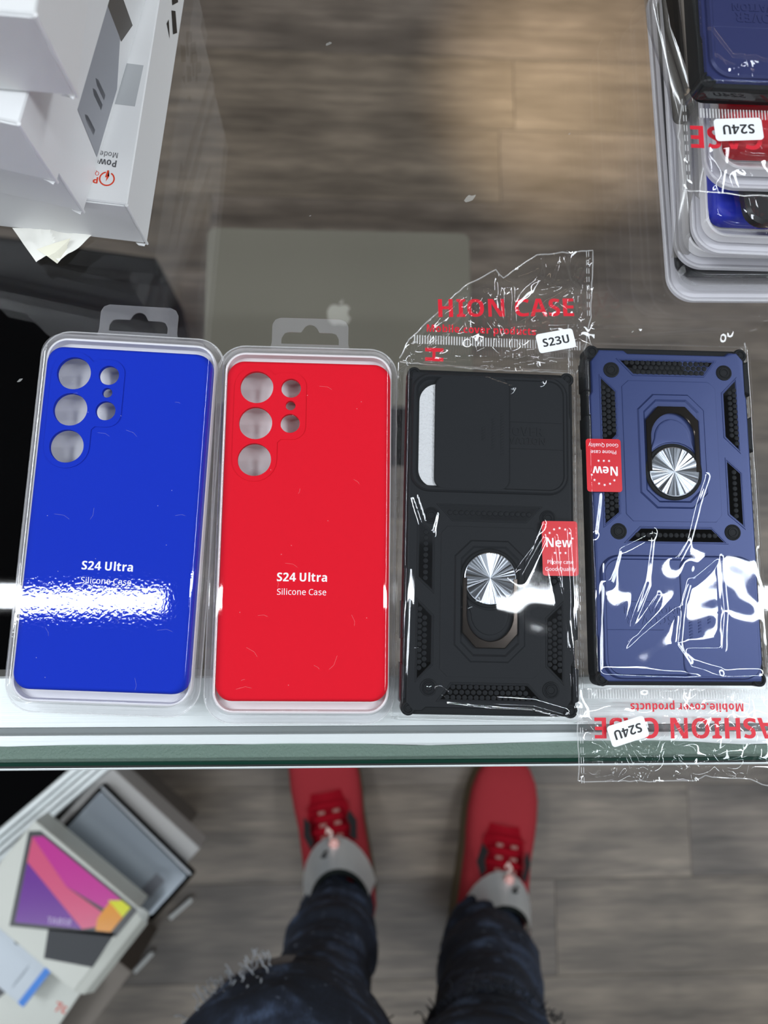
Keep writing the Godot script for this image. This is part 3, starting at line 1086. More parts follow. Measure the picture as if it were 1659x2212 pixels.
func navy_pack() -> void:
	var at := Vector3(0.1610, 0.9604, -0.0527)
	armoured_case("phone_case", "navy armoured phone case with silver ring disc in the front row at the right", M.navy, M.black, M.black_grip, at, 179.6, -38.0)
	var t := thing("plastic_bag", "shiny creased plastic bag around the navy case, red printed header hanging past the rail", "plastic bag", at, -0.4)
	var cr := [[-13.1, 10.8, -17.5, 35.5, -25.1, 55.3, -28.9, 68.4, -18.5, 59.6, -2.1, 46.4], [-12.1, 40.9, -22.9, 57.5], [14.8, -17.1, 9.5, -3.2, 3.9, 15.1, -1.0, 23.0], [5.6, 28.5, 0.2, 44.1, -3.0, 63.9, 3.3, 74.7, 16.6, 77.8], [6.5, 33.0, 19.6, 22.7, 20.5, 48.4, 18.4, 65.9, 3.7, 66.0], [-38.7, -7.0, -41.6, 11.2], [-38.7, 26.8, -41.4, 77.0], [-13.1, 10.8, -29.4, 18.9, -34.4, 34.6], [-38.5, 78.6, 0.0, 80.0, 36.0, 79.0], [38.5, 20.0, 40.5, 78.0], [-24.0, -92.0, 5.0, -94.0, 38.0, -97.0], [2.0, -88.0, 22.0, -91.0, 34.0, -94.0], [-40.0, -96.0, -10.0, -98.0]]
	bag_film(t, -47.0, 47.5, -100.0, 88.0, Vector2(41.5, 84.0), 15.75, cr, 21, 0.5, 2.0, 0.42)
	var folds := [[-43.8,101.9,-36.2,110.6,-28.6,121.3,-32.3,129.8],[-46.6,119.2,-36.4,117.0,-27.2,113.1],[-38.8,121.3,-41.2,127.7,-32.2,126.0],[-27.3,114.9,-23.1,123.5,-17.6,128.8,-10.3,114.9],[-20.4,112.7,-11.4,115.9,-6.6,108.4],[-4.7,93.1,7.5,100.7,-6.6,108.4],[7.5,100.7,19.3,95.2],[17.0,117.0,23.4,125.6,31.2,128.9],[31.2,129.9,40.5,108.3],[-0.2,119.2,8.4,129.5],[-33.6,101.9,-27.8,97.5,-21.0,99.7],[-23.7,110.6,-19.5,119.2,-15.1,121.3],[3.0,99.6,0.2,110.5,9.5,108.4]]
	var by := func(x: float, z: float) -> float: return 1.5 + crease_height(Vector2(x, z), folds, 0.9, 1.5) + 1.0 * smoothstep(90.0, 110.0, z) - 1.6 * smoothstep(118.0, 131.0, z)
	header_film(t, "bag_header", [-47.5, 129.5, -20.0, 130.0, 8.8, 129.6, 14.0, 127.0, 36.0, 128.5, 48.0, 133.0], 86.0, by, 2.8, 31, 0.032, M.film)
	var by2 := func(x: float, z: float) -> float: return 0.6
	header_film(t, "bag_header_rear", [-47.5, 129.0, 48.0, 131.0], 86.0, by2, 0.8, 37, 0.02, M.film)
	seam_line(t, [Vector3(-47.5, 2, 86), Vector3(-47.8, 3, 110), Vector3(-47.8, 2, 129.5), Vector3(8.8, 2, 129.6), Vector3(14, 3, 127), Vector3(36, 3, 128.5), Vector3(48, 2, 133)], 0.3, 12)
	seam_line(t, [Vector3(-47, 1.6, -99), Vector3(-46.8, 1.5, 86)], 0.3, 14)
	seam_line(t, [Vector3(47.2, 1.6, -92), Vector3(47.5, 1.8, 0), Vector3(47.6, 1.5, 86)], 0.35, 15)
	weld_dashes(t, 45.6, -84.0, 84.0, 2.0)
	weld_dashes(t, -45.8, -84.0, 128.0, 2.4)
	seal_strip(t, -42.0, 46.0, 88.6, 4.4, func(x: float, z: float) -> float: return 3.4)
	lettering("header_line", "Mobile.cover products", 0.0560, Vector3(0.0060, 0.0042, 0.0942), M.red_print, t, 180.0, 600, 1.0)
	lettering("header_title", "FASHION CASE", 0.0960, Vector3(0.0080, 0.0044, 0.1045), M.red_print, t, 180.0, 600, 0.95)
	size_sticker(t, "S24U", Vector3(-24.4, 6.2, 105.8), 197.0, 19.0)
	new_label(t, Vector2(-35.0, -22.0), 15.25, 180.0)

# ---------- stack at the right ----------
func right_stack() -> void:
	var y := 0.9604
	# lowest blister with a black case
	silicone_case("phone_case", "plain black phone case in the lowest blister of the stack at the right", mat(rgb(16, 18, 22), 0.3), Vector3(0.2100, y, -0.2600), 1.0, false)
	var b := blister("blister_pack", "milky clear blister at the bottom of the right-hand stack, holding a black case", Vector3(0.2125, y, -0.2600), 1.0, M.lid, false, 0.0, 0.25, Vector2.ZERO, clear(rgb(190, 190, 192), 0.15, 0.1))
	b.set_meta("group", "blisters in the stack at the right")
	(b.get_node("flange") as MeshInstance3D).material_override = M.milky
	y += 0.0182
	silicone_case("phone_case", "gray phone case in the second lowest blister of the stack at the right", mat(rgb(150, 152, 158), 0.5), Vector3(0.2105, y, -0.2690), 0.0, false)
	b = blister("blister_pack", "milky clear blister second from the bottom of the right-hand stack", Vector3(0.2105, y, -0.2690), 0.0, M.lid, false, 0.0)
	b.set_meta("group", "blisters in the stack at the right")
	(b.get_node("flange") as MeshInstance3D).material_override = M.milky
	y += 0.0182
	silicone_case("phone_case", "deep blue phone case half hidden under a black bagged case in the right-hand stack", mat(rgb(18, 38, 170), 0.5), Vector3(0.2125, y, -0.2670), -1.0, false)
	b = blister("blister_pack", "clear blister with the deep blue case, third from the bottom of the right-hand stack", Vector3(0.2125, y, -0.2670), -1.0, M.lid, false, 0.0)
	b.set_meta("group", "blisters in the stack at the right")
	(b.get_node("flange") as MeshInstance3D).material_override = M.milky
	y += 0.0182
	# black bagged case poking out under the red one
	var g := G.new(0.001)
	var kc := thing("phone_case", "small black case in crumpled film lying on the deep blue one in the stack", "phone case", Vector3(0.2135, y, -0.2560), 5.0)
	g.plate(rrect(76, 150, 9, 6), [[1.0, 0.0], [0.0, 1.0], [0.0, 4.5], [1.5, 6.0]])
	obj("shell", g, mat(rgb(20, 21, 23), 0.35), kc)
	var kb := thing("plastic_bag", "crumpled clear film around the small black case in the stack", "plastic bag", Vector3(0.2135, y, -0.2560), 5.0)
	header_film(kb, "bag_front", [-44.0, 79.0, -20.0, 83.0, 44.0, 80.0], 30.0, func(x: float, z: float) -> float: return 6.2, 2.0, 41, 0.035, M.film)
	y += 0.0070
	# red case blister
	silicone_case("phone_case", "dark red phone case in the blister under the top navy one, right-hand stack", mat(rgb(196, 14, 34), 0.5), Vector3(0.2060, y, -0.2860), 0.0, false)
	b = blister("blister_pack", "milky blister holding the dark red case near the top of the right-hand stack", Vector3(0.2060, y, -0.2860), 0.0, M.lid, false, 0.0)
	b.set_meta("group", "blisters in the stack at the right")
	(b.get_node("flange") as MeshInstance3D).material_override = M.milky
	y += 0.0185
	# top: bagged navy case
	var at := Vector3(0.1885, y, -0.3050)
	armoured_case("phone_case", "dark navy armoured phone case on top of the stack at the right", mat(rgb(44, 52, 100), 0.38, 0.25), M.black, M.black_grip, at, 180.0, -38.0, false)
	var t := thing("plastic_bag", "clear plastic bag with red printed header and size sticker on top of the right-hand stack", "plastic bag", at, 0.0)
	bag_film(t, -45.5, 46.0, -90.0, 87.0, Vector2(41.5, 84.0), 15.75, [[-38.0, 62.0, -30.0, 74.0, 0.0, 77.0, 40.0, 76.5], [-34.0, 79.0, -20.0, 74.0], [-36.0, 74.0, -28.0, 80.0], [-26.0, 74.0, -22.0, 80.0]], 51, 0.6, 1.6, 0.25)
	var by := func(x: float, z: float) -> float: return 1.0 - 3.0 * smoothstep(100.0, 128.0, z)
	header_film(t, "bag_header", [-46.0, 124.0, -20.0, 126.0, 46.0, 125.0], 86.0, by, 3.0, 57, 0.026, M.film)
	seam_line(t, [Vector3(-46, 3, 84), Vector3(-47.5, 2, 100), Vector3(-46.5, 1, 124), Vector3(-20, 1, 126), Vector3(46, 1, 125)], 0.3, 22)
	weld_dashes(t, -44.6, 86.0, 122.0, 2.6)
	seal_strip(t, -38.0, 46.0, 90.0, 4.4, func(x: float, z: float) -> float: return 3.6)
	lettering("header_title", "FASHION CASE", 0.0960, Vector3(0.0050, 0.0034, 0.1010), M.red_print, t, 180.0, 700, 1.0)
	size_sticker(t, "S24U", Vector3(-23.0, 5.6, 98.5), 184.0, 21.0)
	# folded dark film hanging from the stack's left side
	var f := thing("plastic_bag", "folded smoky bag film hanging down the left side of the right-hand stack", "plastic bag", Vector3.ZERO)
	g = G.new()
	var outer := [Vector3(0.1330, 1.030, -0.310), Vector3(0.1352, 1.027, -0.288), Vector3(0.1375, 1.023, -0.272), Vector3(0.1475, 1.018, -0.245), Vector3(0.1535, 1.012, -0.224), Vector3(0.1600, 0.995, -0.194), Vector3(0.1640, 0.980, -0.182)]
	var rows := []
	for i in outer.size():
		var r := PackedVector3Array()
		for j in 7:
			r.append(outer[i] + Vector3((0.0016 + 0.0002 * i) * j, 0.0018 * sin(j * 1.9 + i * 0.6), -0.0004 * j))
		rows.append(r)
	g.sheet(rows)
	obj("film_fold", g, M.smoke_film, f, 180)
	g = G.new()
	rows = []
	for i in 7:
		var r := PackedVector3Array()
		for j in 6:
			r.append(Vector3(0.1440 + 0.0009 * i + 0.0016 * j * (1.0 - 0.06 * i), 1.036 + 0.0016 * sin(j * 1.7 + i * 0.5), -0.320 + 0.0142 * i))
		rows.append(r)
	g.sheet(rows)
	obj("film_fold", g, clear(rgb(175, 165, 155), 0.5, 0.15), f, 180)
	# dark boxed goods between the film and the blisters
	g = G.new()
	var kt := thing("phone_case", "thin black phone case on edge behind the smoky film of the right-hand stack", "phone case", Vector3(0.1615, 0.9970, -0.300), 2.0)
	g.plate(rrect(0.0070, 0.115, 0.003, 5), [[0.001, 0.0], [0.0, 0.001], [0.0, 0.012], [0.002, 0.014]])
	obj("shell", g, mat(rgb(14, 14, 16), 0.35), kt)

# ---------- white boxes at the left ----------
func carton(label: String, fr: Vector3, turn: float, w: float, l: float, h: float) -> Node3D:
	# fr: front right bottom corner, seen from the customer side
	var t := thing("carton", label, "box", fr, turn, "stack of white cartons")
	var g := G.new()
	g.plate(PackedVector2Array([Vector2(-w, -l), Vector2(0, -l), Vector2(0, 0), Vector2(-w, 0)]), [[0.0006, 0.0], [0.0, 0.0006], [0.0, h - 0.0006], [0.0006, h]])
	obj("body", g, M.card, t, 30)
	# end flap tucked over the front, with raised worn edges
	g = G.new()
	g.plate(poly([-w + 0.001, 0.0, -0.0005, 0.0, -0.0012, 0.0007, -w + 0.001, 0.0007]), [[0.0, 0.0012], [0.0, h - 0.0012]])
	obj("end_flap", g, M.card, t, 30)
	g = G.new()
	g.tube([Vector3(0.0002, 0.0, 0.0006), Vector3(0.0005, h * 0.3, 0.0009), Vector3(0.0001, h * 0.62, 0.0007), Vector3(0.0004, h * 0.8, 0.001), Vector3(0.0, h, 0.0005)], [0.0007, 0.0006, 0.0009, 0.0006, 0.0009], 6)
	obj("worn_edge", g, M.card, t, 60)
	g = G.new()
	g.plate(poly([-0.0055 - l * 0.3 * (h - 0.036), 0.0008, -0.0005, 0.0008, -0.0010, 0.0022, -0.0040, 0.0030 - 40.0 * (h - 0.036) * 0.03]), [[0.0, 0.0001], [0.0, 0.0006]])
	obj("tuck_lip", g, M.card, t)
	return t

func right_print(t: Node3D, called: String, o: PackedVector2Array, m: Material) -> void:
	# flat print on the right side face: polygon coordinates are (distance back from the front edge, height)
	var g := G.new()
	var first := g.t.size()
	var b := g.v.size()
	for p in o:
		g.pt(Vector3(0.0002, p.y, -p.x))
	var ix := Geometry2D.triangulate_polygon(o)
	for i in range(0, ix.size(), 3):
		g.tri(b + ix[i], b + ix[i + 1], b + ix[i + 2])
	obj(called, g, m, t)

func white_boxes() -> void:
	var y := 0.9602
	var b4 := carton("lowest white carton of the stack, red logo and gray pictures on its top", Vector3(-0.1037, y, -0.1926), -5.6, 0.110, 0.165, 0.0368)
	# print on its top, read from the far side
	var ty := 0.03685
	var g := G.new()
	flat(g, poly([-0.0240, -0.0720, 0.0030, -0.0720, 0.0020, -0.0500, -0.0260, -0.0500]), ty)
	var gp := obj("gray_picture", g, M.gray_print, b4)
	gp.position.x = -0.0055
	g = G.new()
	flat(g, poly([-0.0190, -0.1120, -0.004, -0.1120, -0.012, -0.1020, -0.0200, -0.0980]), ty)
	obj("gray_picture", g, M.gray_print, b4)
	for z in [-0.0620, -0.0500]:
		g = G.new()
		flat(g, poly([-0.0210, z - 0.0006, -0.0185, z - 0.0006, -0.0165, z, -0.0185, z + 0.0006, -0.0210, z + 0.0006]), ty + 0.00005)
		obj("pen_picture", g, M.black_print, b4)
	lettering("box_title", "Power A", 0.0165, Vector3(-0.0160, ty, -0.0195), mat(rgb(90, 90, 92)), b4, 180, 600, 1.1)
	lettering("box_model", "Model:LL-6", 0.0165, Vector3(-0.0160, ty, -0.0238), mat(rgb(110, 110, 112)), b4, 180, 400, 1.1)
	var orange := mat(rgb(214, 62, 30))
	lettering("charge_mark", "PQ", 0.0060, Vector3(-0.0180, ty, -0.0105), orange, b4, 180, 700, 0.9)
	lettering("charge_mark", "Quick", 0.0070, Vector3(-0.0185, ty, -0.0138), orange, b4, 180, 400, 1.0)
	g = G.new()
	var ro := PackedVector3Array()
	var ri := PackedVector3Array()
	for i in 25:
		var d := Vector3(cos(-1.1 + TAU * 0.88 * i / 24), 0, sin(-1.1 + TAU * 0.88 * i / 24))
		ro.append(Vector3(-0.0110, ty, -0.0115) + d * 0.0037)
		ri.append(Vector3(-0.0110, ty, -0.0115) + d * 0.0030)
	g.sheet([ro, ri])
	flat(g, poly([-0.0114, -0.0158, -0.0106, -0.0158, -0.0109, -0.0128, -0.0101, -0.0128, -0.0113, -0.0100, -0.0112, -0.0122, -0.0120, -0.0122]), ty + 0.00003)
	obj("charge_ring", g, orange, b4)
	# dark angular logo on its right side
	right_print(b4, "angular_logo", poly([0.112, 0.010, 0.118, 0.004, 0.124, 0.012, 0.119, 0.018]), M.black_print)
	right_print(b4, "angular_logo", poly([0.122, 0.018, 0.131, 0.010, 0.140, 0.020, 0.136, 0.024, 0.130, 0.017, 0.126, 0.022]), M.black_print)
	right_print(b4, "angular_logo", poly([0.124, 0.026, 0.132, 0.020, 0.142, 0.030, 0.138, 0.034, 0.131, 0.027, 0.128, 0.030]), M.black_print)
	right_print(b4, "angular_logo", poly([0.106, 0.014, 0.112, 0.020, 0.108, 0.022]), M.black_print)
	y += 0.0369
	var b3 := carton("white carton second from the bottom, gray picture band on its right side", Vector3(-0.1232, y, -0.1886), -12.0, 0.110, 0.165, 0.0372)
	right_print(b3, "gray_picture", poly([0.026, 0.003, 0.062, 0.003, 0.080, 0.014, 0.080, 0.035, 0.030, 0.035]), mat(rgb(150, 152, 158), 0.5))
	right_print(b3, "dark_picture", poly([0.080, 0.012, 0.094, 0.006, 0.094, 0.036, 0.080, 0.036]), mat(rgb(84, 80, 76), 0.5))
	for s in [0.031, 0.044, 0.049]:
		var g2 := poly([s, 0.012, s + 0.0028, 0.012, s + 0.0028, 0.022, s + 0.0014, 0.025, s, 0.022])
		right_print(b3, "pen_picture", g2, mat(rgb(96, 98, 104), 0.5))
	y += 0.0373
	carton("white carton third from the bottom of the stack, plain sides", Vector3(-0.1212, y, -0.1808), -11.5, 0.110, 0.165, 0.0376)
	y += 0.0377
	carton("white carton on top of the stack at the upper left, dented front edge", Vector3(-0.1008, y, -0.1925), -3.0, 0.110, 0.165, 0.0385)
	# crumpled paper under the lowest box
	var t := thing("paper_scrap", "crumpled white paper scrap sticking out under the lowest carton", "paper", Vector3(-0.150, 0.9602, -0.192))
	g = G.new()
	var n := noise(40.0, 6, 2, true)
	var rows := []
	for j in 19:
		var r := PackedVector3Array()
		var v := j / 18.0
		for i in 25:
			var u := i / 24.0
			var x0 := lerpf(-0.0215, -0.008, v)
			var x1 := lerpf(0.0225, 0.0035, v)
			var x := lerpf(x0, x1, u)
			var z := lerpf(-0.006, 0.0125 - 0.003 * sin(u * 3.0), v)
			r.append(Vector3(x, 0.0005 + 0.0016 * (n.get_noise_2d(x, z) + 1.0) + 0.0012 * sin(u * PI) * v, z))
		rows.append(r)
	g.sheet(rows)
	obj("sheet", g, M.paper, t, 20)
	g = G.new()
	g.sheet([PackedVector3Array([Vector3(-0.008, 0.003, 0.006), Vector3(0.000, 0.005, 0.004), Vector3(0.009, 0.004, 0.000)]), PackedVector3Array([Vector3(-0.002, 0.0035, 0.010), Vector3(0.003, 0.006, 0.0085), Vector3(0.0075, 0.004, 0.004)]), PackedVector3Array([Vector3(0.002, 0.001, 0.0125), Vector3(0.0045, 0.003, 0.011), Vector3(0.007, 0.001, 0.007)])])
	obj("torn_flap", g, mat(rgb(238, 234, 214), 0.6), t, 40)

# ---------- under the glass ----------
func under_glass() -> void:
	var t := thing("laptop", "closed silver laptop with a fruit emblem lying on a dark box inside the counter", "laptop", Vector3(-0.0095, 0.4712, -0.352), 0.3)
	var g := G.new()
	var o := rrect(0.312, 0.215, 0.011, 8)
	g.plate(o, [[0.004, 0.0], [0.0, 0.003], [0.0, 0.0075]])
	obj("base", g, mat(rgb(190, 190, 190), 0.4, 0.6), t, 30)
	g = G.new()
	g.plate(o, [[0.0, 0.0081], [0.0, 0.0125], [0.001, 0.0140], [0.003, 0.0146]])
	var lid := obj("lid", g, matte(rgb(122, 119, 108), 0.5), t, 30)
	var st := thing("storage_box", "plain dark box on the floor under the laptop inside the counter", "box", Vector3(-0.0095, 0.0, -0.352))
	g = G.new()
	g.plate(rrect(0.24, 0.16, 0.004, 3), [[0.0, 0.0], [0.0, 0.469], [0.002, 0.471]])
	obj("body", g, M.dark, st)
	g = G.new()
	g.plate(rrect(0.244, 0.164, 0.004, 3), [[0.0, 0.40], [0.0, 0.4695], [0.002, 0.471]])
	obj("box_lid", g, matte(rgb(24, 24, 26)), st)
	var em := matte(rgb(176, 174, 164), 0.5)
	g = G.new()
	var a := PackedVector2Array()
	for p in [[0.0, -0.0085], [0.004, -0.0105], [0.009, -0.0100], [0.0125, -0.0065], [0.0100, -0.0020], [0.0102, 0.0025], [0.0135, 0.0060], [0.0105, 0.0125], [0.0065, 0.0150], [0.0, 0.0135], [-0.0065, 0.0150], [-0.0110, 0.0115], [-0.0140, 0.0045], [-0.0140, -0.0030], [-0.0105, -0.0090], [-0.005, -0.0105]]:
		a.append(Vector2(p[0], p[1] - 0.003))
	g.plate(a, [[0.0, 0.0144], [0.0, 0.0149]], false)
	obj("emblem", g, em, lid)
	g = G.new()
	g.plate(poly([0.0, -0.0135, 0.0005, -0.0165, 0.0045, -0.0200, 0.0042, -0.0160]), [[0.0, 0.0144], [0.0, 0.0149]], false)
	obj("emblem_leaf", g, em, lid)
	# black cabinet below, left: it runs under the counter and shows again in front of it
	var c := thing("low_cabinet", "low black cabinet with an aluminium edge strip, running under the left end of the counter", "cabinet", Vector3.ZERO)
	g = G.new()
	var co := poly([-0.95, 0.56, -0.72, 0.505, -0.3807, 0.2111, -0.300, 0.1331, -0.262, 0.02, -0.262, -0.42, -0.300, -0.56, -0.95, -0.64])
	g.plate(co, [[0.0, 0.0], [0.0, 0.196], [0.003, 0.199]], false)
	obj("body", g, M.dark, c, 20)
	var d := Vector2(0.1318, -0.1144).normalized()
	var nrm := Vector2(-d.y, d.x)
	var mid := Vector2(-0.445, 0.2665)
	for k in 4:
		g = G.new()
		var off: float = [-0.004, 0.006, 0.015, 0.024][k]
		var wd: float = [0.009, 0.007, 0.008, 0.008][k]
		var p0 := mid - d * 0.36 + nrm * off
		var p1 := mid + d * 0.17 + nrm * off
		g.plate(PackedVector2Array([p0, p1, p1 + nrm * wd, p0 + nrm * wd]), [[0.0, 0.15], [0.0, [0.205, 0.200, 0.207, 0.203][k] - 0.002], [0.0018, [0.205, 0.200, 0.207, 0.203][k]]])
		obj("edge_strip", g, M.alu, c, 20)

# ---------- the customer ----------
func capsule(p: Vector3, a: Vector3, b: Vector3, ra: float, rb: float) -> float:
	var d := b - a
	var h := clampf((p - a).dot(d) / d.length_squared(), 0.0, 1.0)
	return (p - a - d * h).length() - lerpf(ra, rb, h)

func nets(lo: Vector3, hi: Vector3, cell: float, f: Callable) -> G:
	var g := G.new()
	var n := Vector3i(((hi - lo) / cell).ceil())
	var val := PackedFloat32Array()
	val.resize(n.x * n.y * n.z)
	for z in n.z:
		for y in n.y:
			for x in n.x:
				val[x + n.x * (y + n.y * z)] = f.call(lo + Vector3(x, y, z) * cell)
	var id := PackedInt32Array()
	id.resize(val.size())
	id.fill(-1)
	var off := PackedInt32Array()
	var corner: Array[Vector3] = []
	for i in 8:
		off.append((i & 1) + n.x * (((i >> 1) & 1) + n.y * ((i >> 2) & 1)))
		corner.append(Vector3(i & 1, (i >> 1) & 1, (i >> 2) & 1))
	for z in n.z - 1:
		for y in n.y - 1:
			for x in n.x - 1:
				var b := x + n.x * (y + n.y * z)
				var inside := 0
				for i in 8:
					if val[b + off[i]] < 0.0:
						inside += 1
				if inside == 0 or inside == 8:
					continue
				var s := Vector3.ZERO
				var c := 0
				for i in 8:
					for ax in [1, 2, 4]:
						if i & ax:
							continue
						var va := val[b + off[i]]
						var vb := val[b + off[i | ax]]
						if (va < 0.0) != (vb < 0.0):
							s += corner[i].lerp(corner[i | ax], va / (va - vb))
							c += 1
				id[b] = g.pt(lo + (Vector3(x, y, z) + s / c) * cell)
	var st := [1, n.x, n.x * n.y]
	for z in range(1, n.z - 1):
		for y in range(1, n.y - 1):
			for x in range(1, n.x - 1):
				var b := x + n.x * (y + n.y * z)
				for ax in 3:
					var va := val[b]
					var vb := val[b + st[ax]]
					if (va < 0.0) == (vb < 0.0):
						continue
					var u: int = st[(ax + 1) % 3]
					var w: int = st[(ax + 2) % 3]
					var q := [id[b], id[b - u], id[b - u - w], id[b - w]]
					if q.min() < 0:
						continue
					if va < 0.0:
						g.tri(q[0], q[1], q[2])
						g.tri(q[0], q[2], q[3])
					else:
						g.tri(q[0], q[2], q[1])
						g.tri(q[0], q[3], q[2])
	return g

func denim() -> StandardMaterial3D:
	var w := 512
	var im := Image.create(w, w, false, Image.FORMAT_RGB8)
	var a := noise(1.0, 61, 3)
	var rng := RandomNumberGenerator.new()
	rng.seed = 3
	for y in w:
		for x in w:
			var xx := float(mini(x, w - x)) / w
			var yy := float(mini(y, w - y)) / w
			var fade := smoothstep(0.02, 0.5, a.get_noise_2d(xx * 7.0, yy * 9.0))
			var fine := a.get_noise_2d(xx * 160.0, yy * 60.0)
			var k := 1.0 + 0.35 * fine + rng.randf_range(-0.12, 0.12)
			var c := Color(0.090, 0.118, 0.175).lerp(Color(0.31, 0.37, 0.48), fade * 0.9)
			if a.get_noise_2d(xx * 26.0 + 40.0, yy * 26.0) > 0.56:
				c = c.lerp(Color(0.55, 0.58, 0.64), 0.6)
			im.set_pixel(x, y, Color(c.r * k, c.g * k, c.b * k))
	var m := mat(Color.WHITE, 0.9)
	m.albedo_texture = ImageTexture.create_from_image(im)
	m.uv1_triplanar = true
	m.uv1_scale = Vector3(2.2, 2.2, 2.2)
	return m

func person() -> void:
	var t := thing("person", "customer in dark ripped blue jeans and red high sneakers standing at the counter", "person", Vector3.ZERO)
	var bones := [
		[Vector3(-0.006, 0.085, 0.432), Vector3(-0.014, 0.26, 0.430), 0.051, 0.053], [Vector3(-0.014, 0.26, 0.430), Vector3(-0.034, 0.45, 0.435), 0.053, 0.064], [Vector3(-0.048, 0.53, 0.430), Vector3(-0.055, 0.62, 0.44), 0.090, 0.104], [Vector3(-0.034, 0.45, 0.435), Vector3(-0.055, 0.62, 0.44), 0.064, 0.10], [Vector3(-0.055, 0.62, 0.44), Vector3(-0.02, 0.95, 0.56), 0.102, 0.115],
		[Vector3(0.216, 0.085, 0.478), Vector3(0.196, 0.26, 0.465), 0.056, 0.062], [Vector3(0.196, 0.26, 0.465), Vector3(0.152, 0.49, 0.452), 0.062, 0.064], [Vector3(0.152, 0.49, 0.452), Vector3(0.130, 0.60, 0.455), 0.066, 0.080], [Vector3(0.130, 0.60, 0.455), Vector3(0.150, 0.95, 0.56), 0.080, 0.112],
		[Vector3(0.0, 1.0, 0.57), Vector3(0.13, 1.0, 0.57), 0.12, 0.12]]
	var wr := noise(1.0, 71, 2)
	var fj := func(p: Vector3) -> float:
		var d := 1.0
		for b in bones:
			d = smin(d, capsule(p, b[0], b[1], b[2], b[3]), 0.03)
		if d < 0.03 and d > -0.03:
			d += 0.0075 * wr.get_noise_3d(p.x * 14.0, p.y * 34.0, p.z * 14.0)
			# bunched rings of cloth above the shoes, and the step in the cloth over each torn knee
			d += 0.005 * sin(p.y * 150.0 + p.x * 30.0) * smoothstep(0.30, 0.14, p.y)
			var left := p.x < 0.06
			var ky := 0.535 if left else 0.515
			d -= 0.011 * smoothstep(ky - 0.006, ky + 0.010, p.y + 0.35 * (p.x + 0.05 if left else 0.0)) * smoothstep(0.75, 0.6, p.y)
		return maxf(d, 0.10 - p.y)
	var dm := denim()
	obj("jeans", nets(Vector3(-0.22, 0.08, 0.26), Vector3(0.32, 1.05, 0.72), 0.0105, fj), dm, t, 180)
	var skin := mat(rgb(120, 84, 66), 0.55)
	var fs := func(p: Vector3) -> float:
		var d := 1.0
		for b in bones:
			d = smin(d, capsule(p, b[0], b[1], b[2] * 0.62, b[3] * 0.72), 0.03)
		return d
	obj("body", nets(Vector3(-0.2, 0.02, 0.28), Vector3(0.30, 1.05, 0.70), 0.015, fs), skin, t, 180)
	# torn knees: pale lining patch and loose threads
	var thread := mat(rgb(168, 172, 178), 0.9)
	var dark_thread := mat(rgb(24, 28, 36), 0.9)
	var g := G.new()
	var rows := []
	for j in 6:
		var r := PackedVector3Array()
		for i in 8:
			var a := -0.55 - 0.75 * i / 7.0 - PI / 2 + 0.6
			var yy := 0.530 + 0.010 * j + 0.004 * sin(i * 1.7)
			r.append(Vector3(-0.050 + cos(a) * 0.1050 - 0.0015 * j, yy, 0.432 + sin(a) * (0.1050 + 0.002 * sin(i * 2.0 + j))))
		rows.append(r)
	g.sheet(rows)
	obj("torn_patch", g, mat(rgb(104, 98, 96), 0.9), t, 180)
	var rng := RandomNumberGenerator.new()
	rng.seed = 17
	for side in 2:
		g = G.new()
		for i in (70 if side == 0 else 90):
			var a := rng.randf_range(-2.6, -1.65) if side == 0 else rng.randf_range(-2.9, -0.5)
			var c := Vector3(-0.050, rng.randf_range(0.525, 0.61), 0.432) if side == 0 else Vector3(0.150, rng.randf_range(0.508, 0.522), 0.452)
			var rr := 0.106 if side == 0 else 0.081
			var p := c + Vector3(cos(a), 0, sin(a)) * rr
			var path := [p]
			for k in 4:
				p += Vector3(cos(a) * 0.0025, rng.randf_range(-0.002, 0.003), sin(a) * 0.0025) + Vector3(rng.randf_range(-1, 1), rng.randf_range(-1, 1), rng.randf_range(-1, 1)) * 0.0035
				path.append(p)
			g.tube(path, 0.0006, 4)
		obj("frayed_threads", g, thread if side == 0 else dark_thread, t, 60).set_meta("kind", "stuff")
	g = G.new()
	for i in 60:
		var p := Vector3(0.045 + rng.randf_range(-0.006, 0.006), rng.randf_range(0.50, 0.60), 0.425 + rng.randf_range(-0.03, 0.02))
		var path := [p]
		for k in 4:
			p += Vector3(rng.randf_range(0.0, 0.006), rng.randf_range(-0.003, 0.003), rng.randf_range(-0.004, 0.002))
			path.append(p)
		g.tube(path, 0.0007, 4)
	obj("frayed_threads", g, dark_thread, t, 60).set_meta("kind", "stuff")
	sneaker(t, Vector3(0.008, 0, 0.478), 10.0, 1.0)
	sneaker(t, Vector3(0.222, 0, 0.532), -10.0, -1.0)

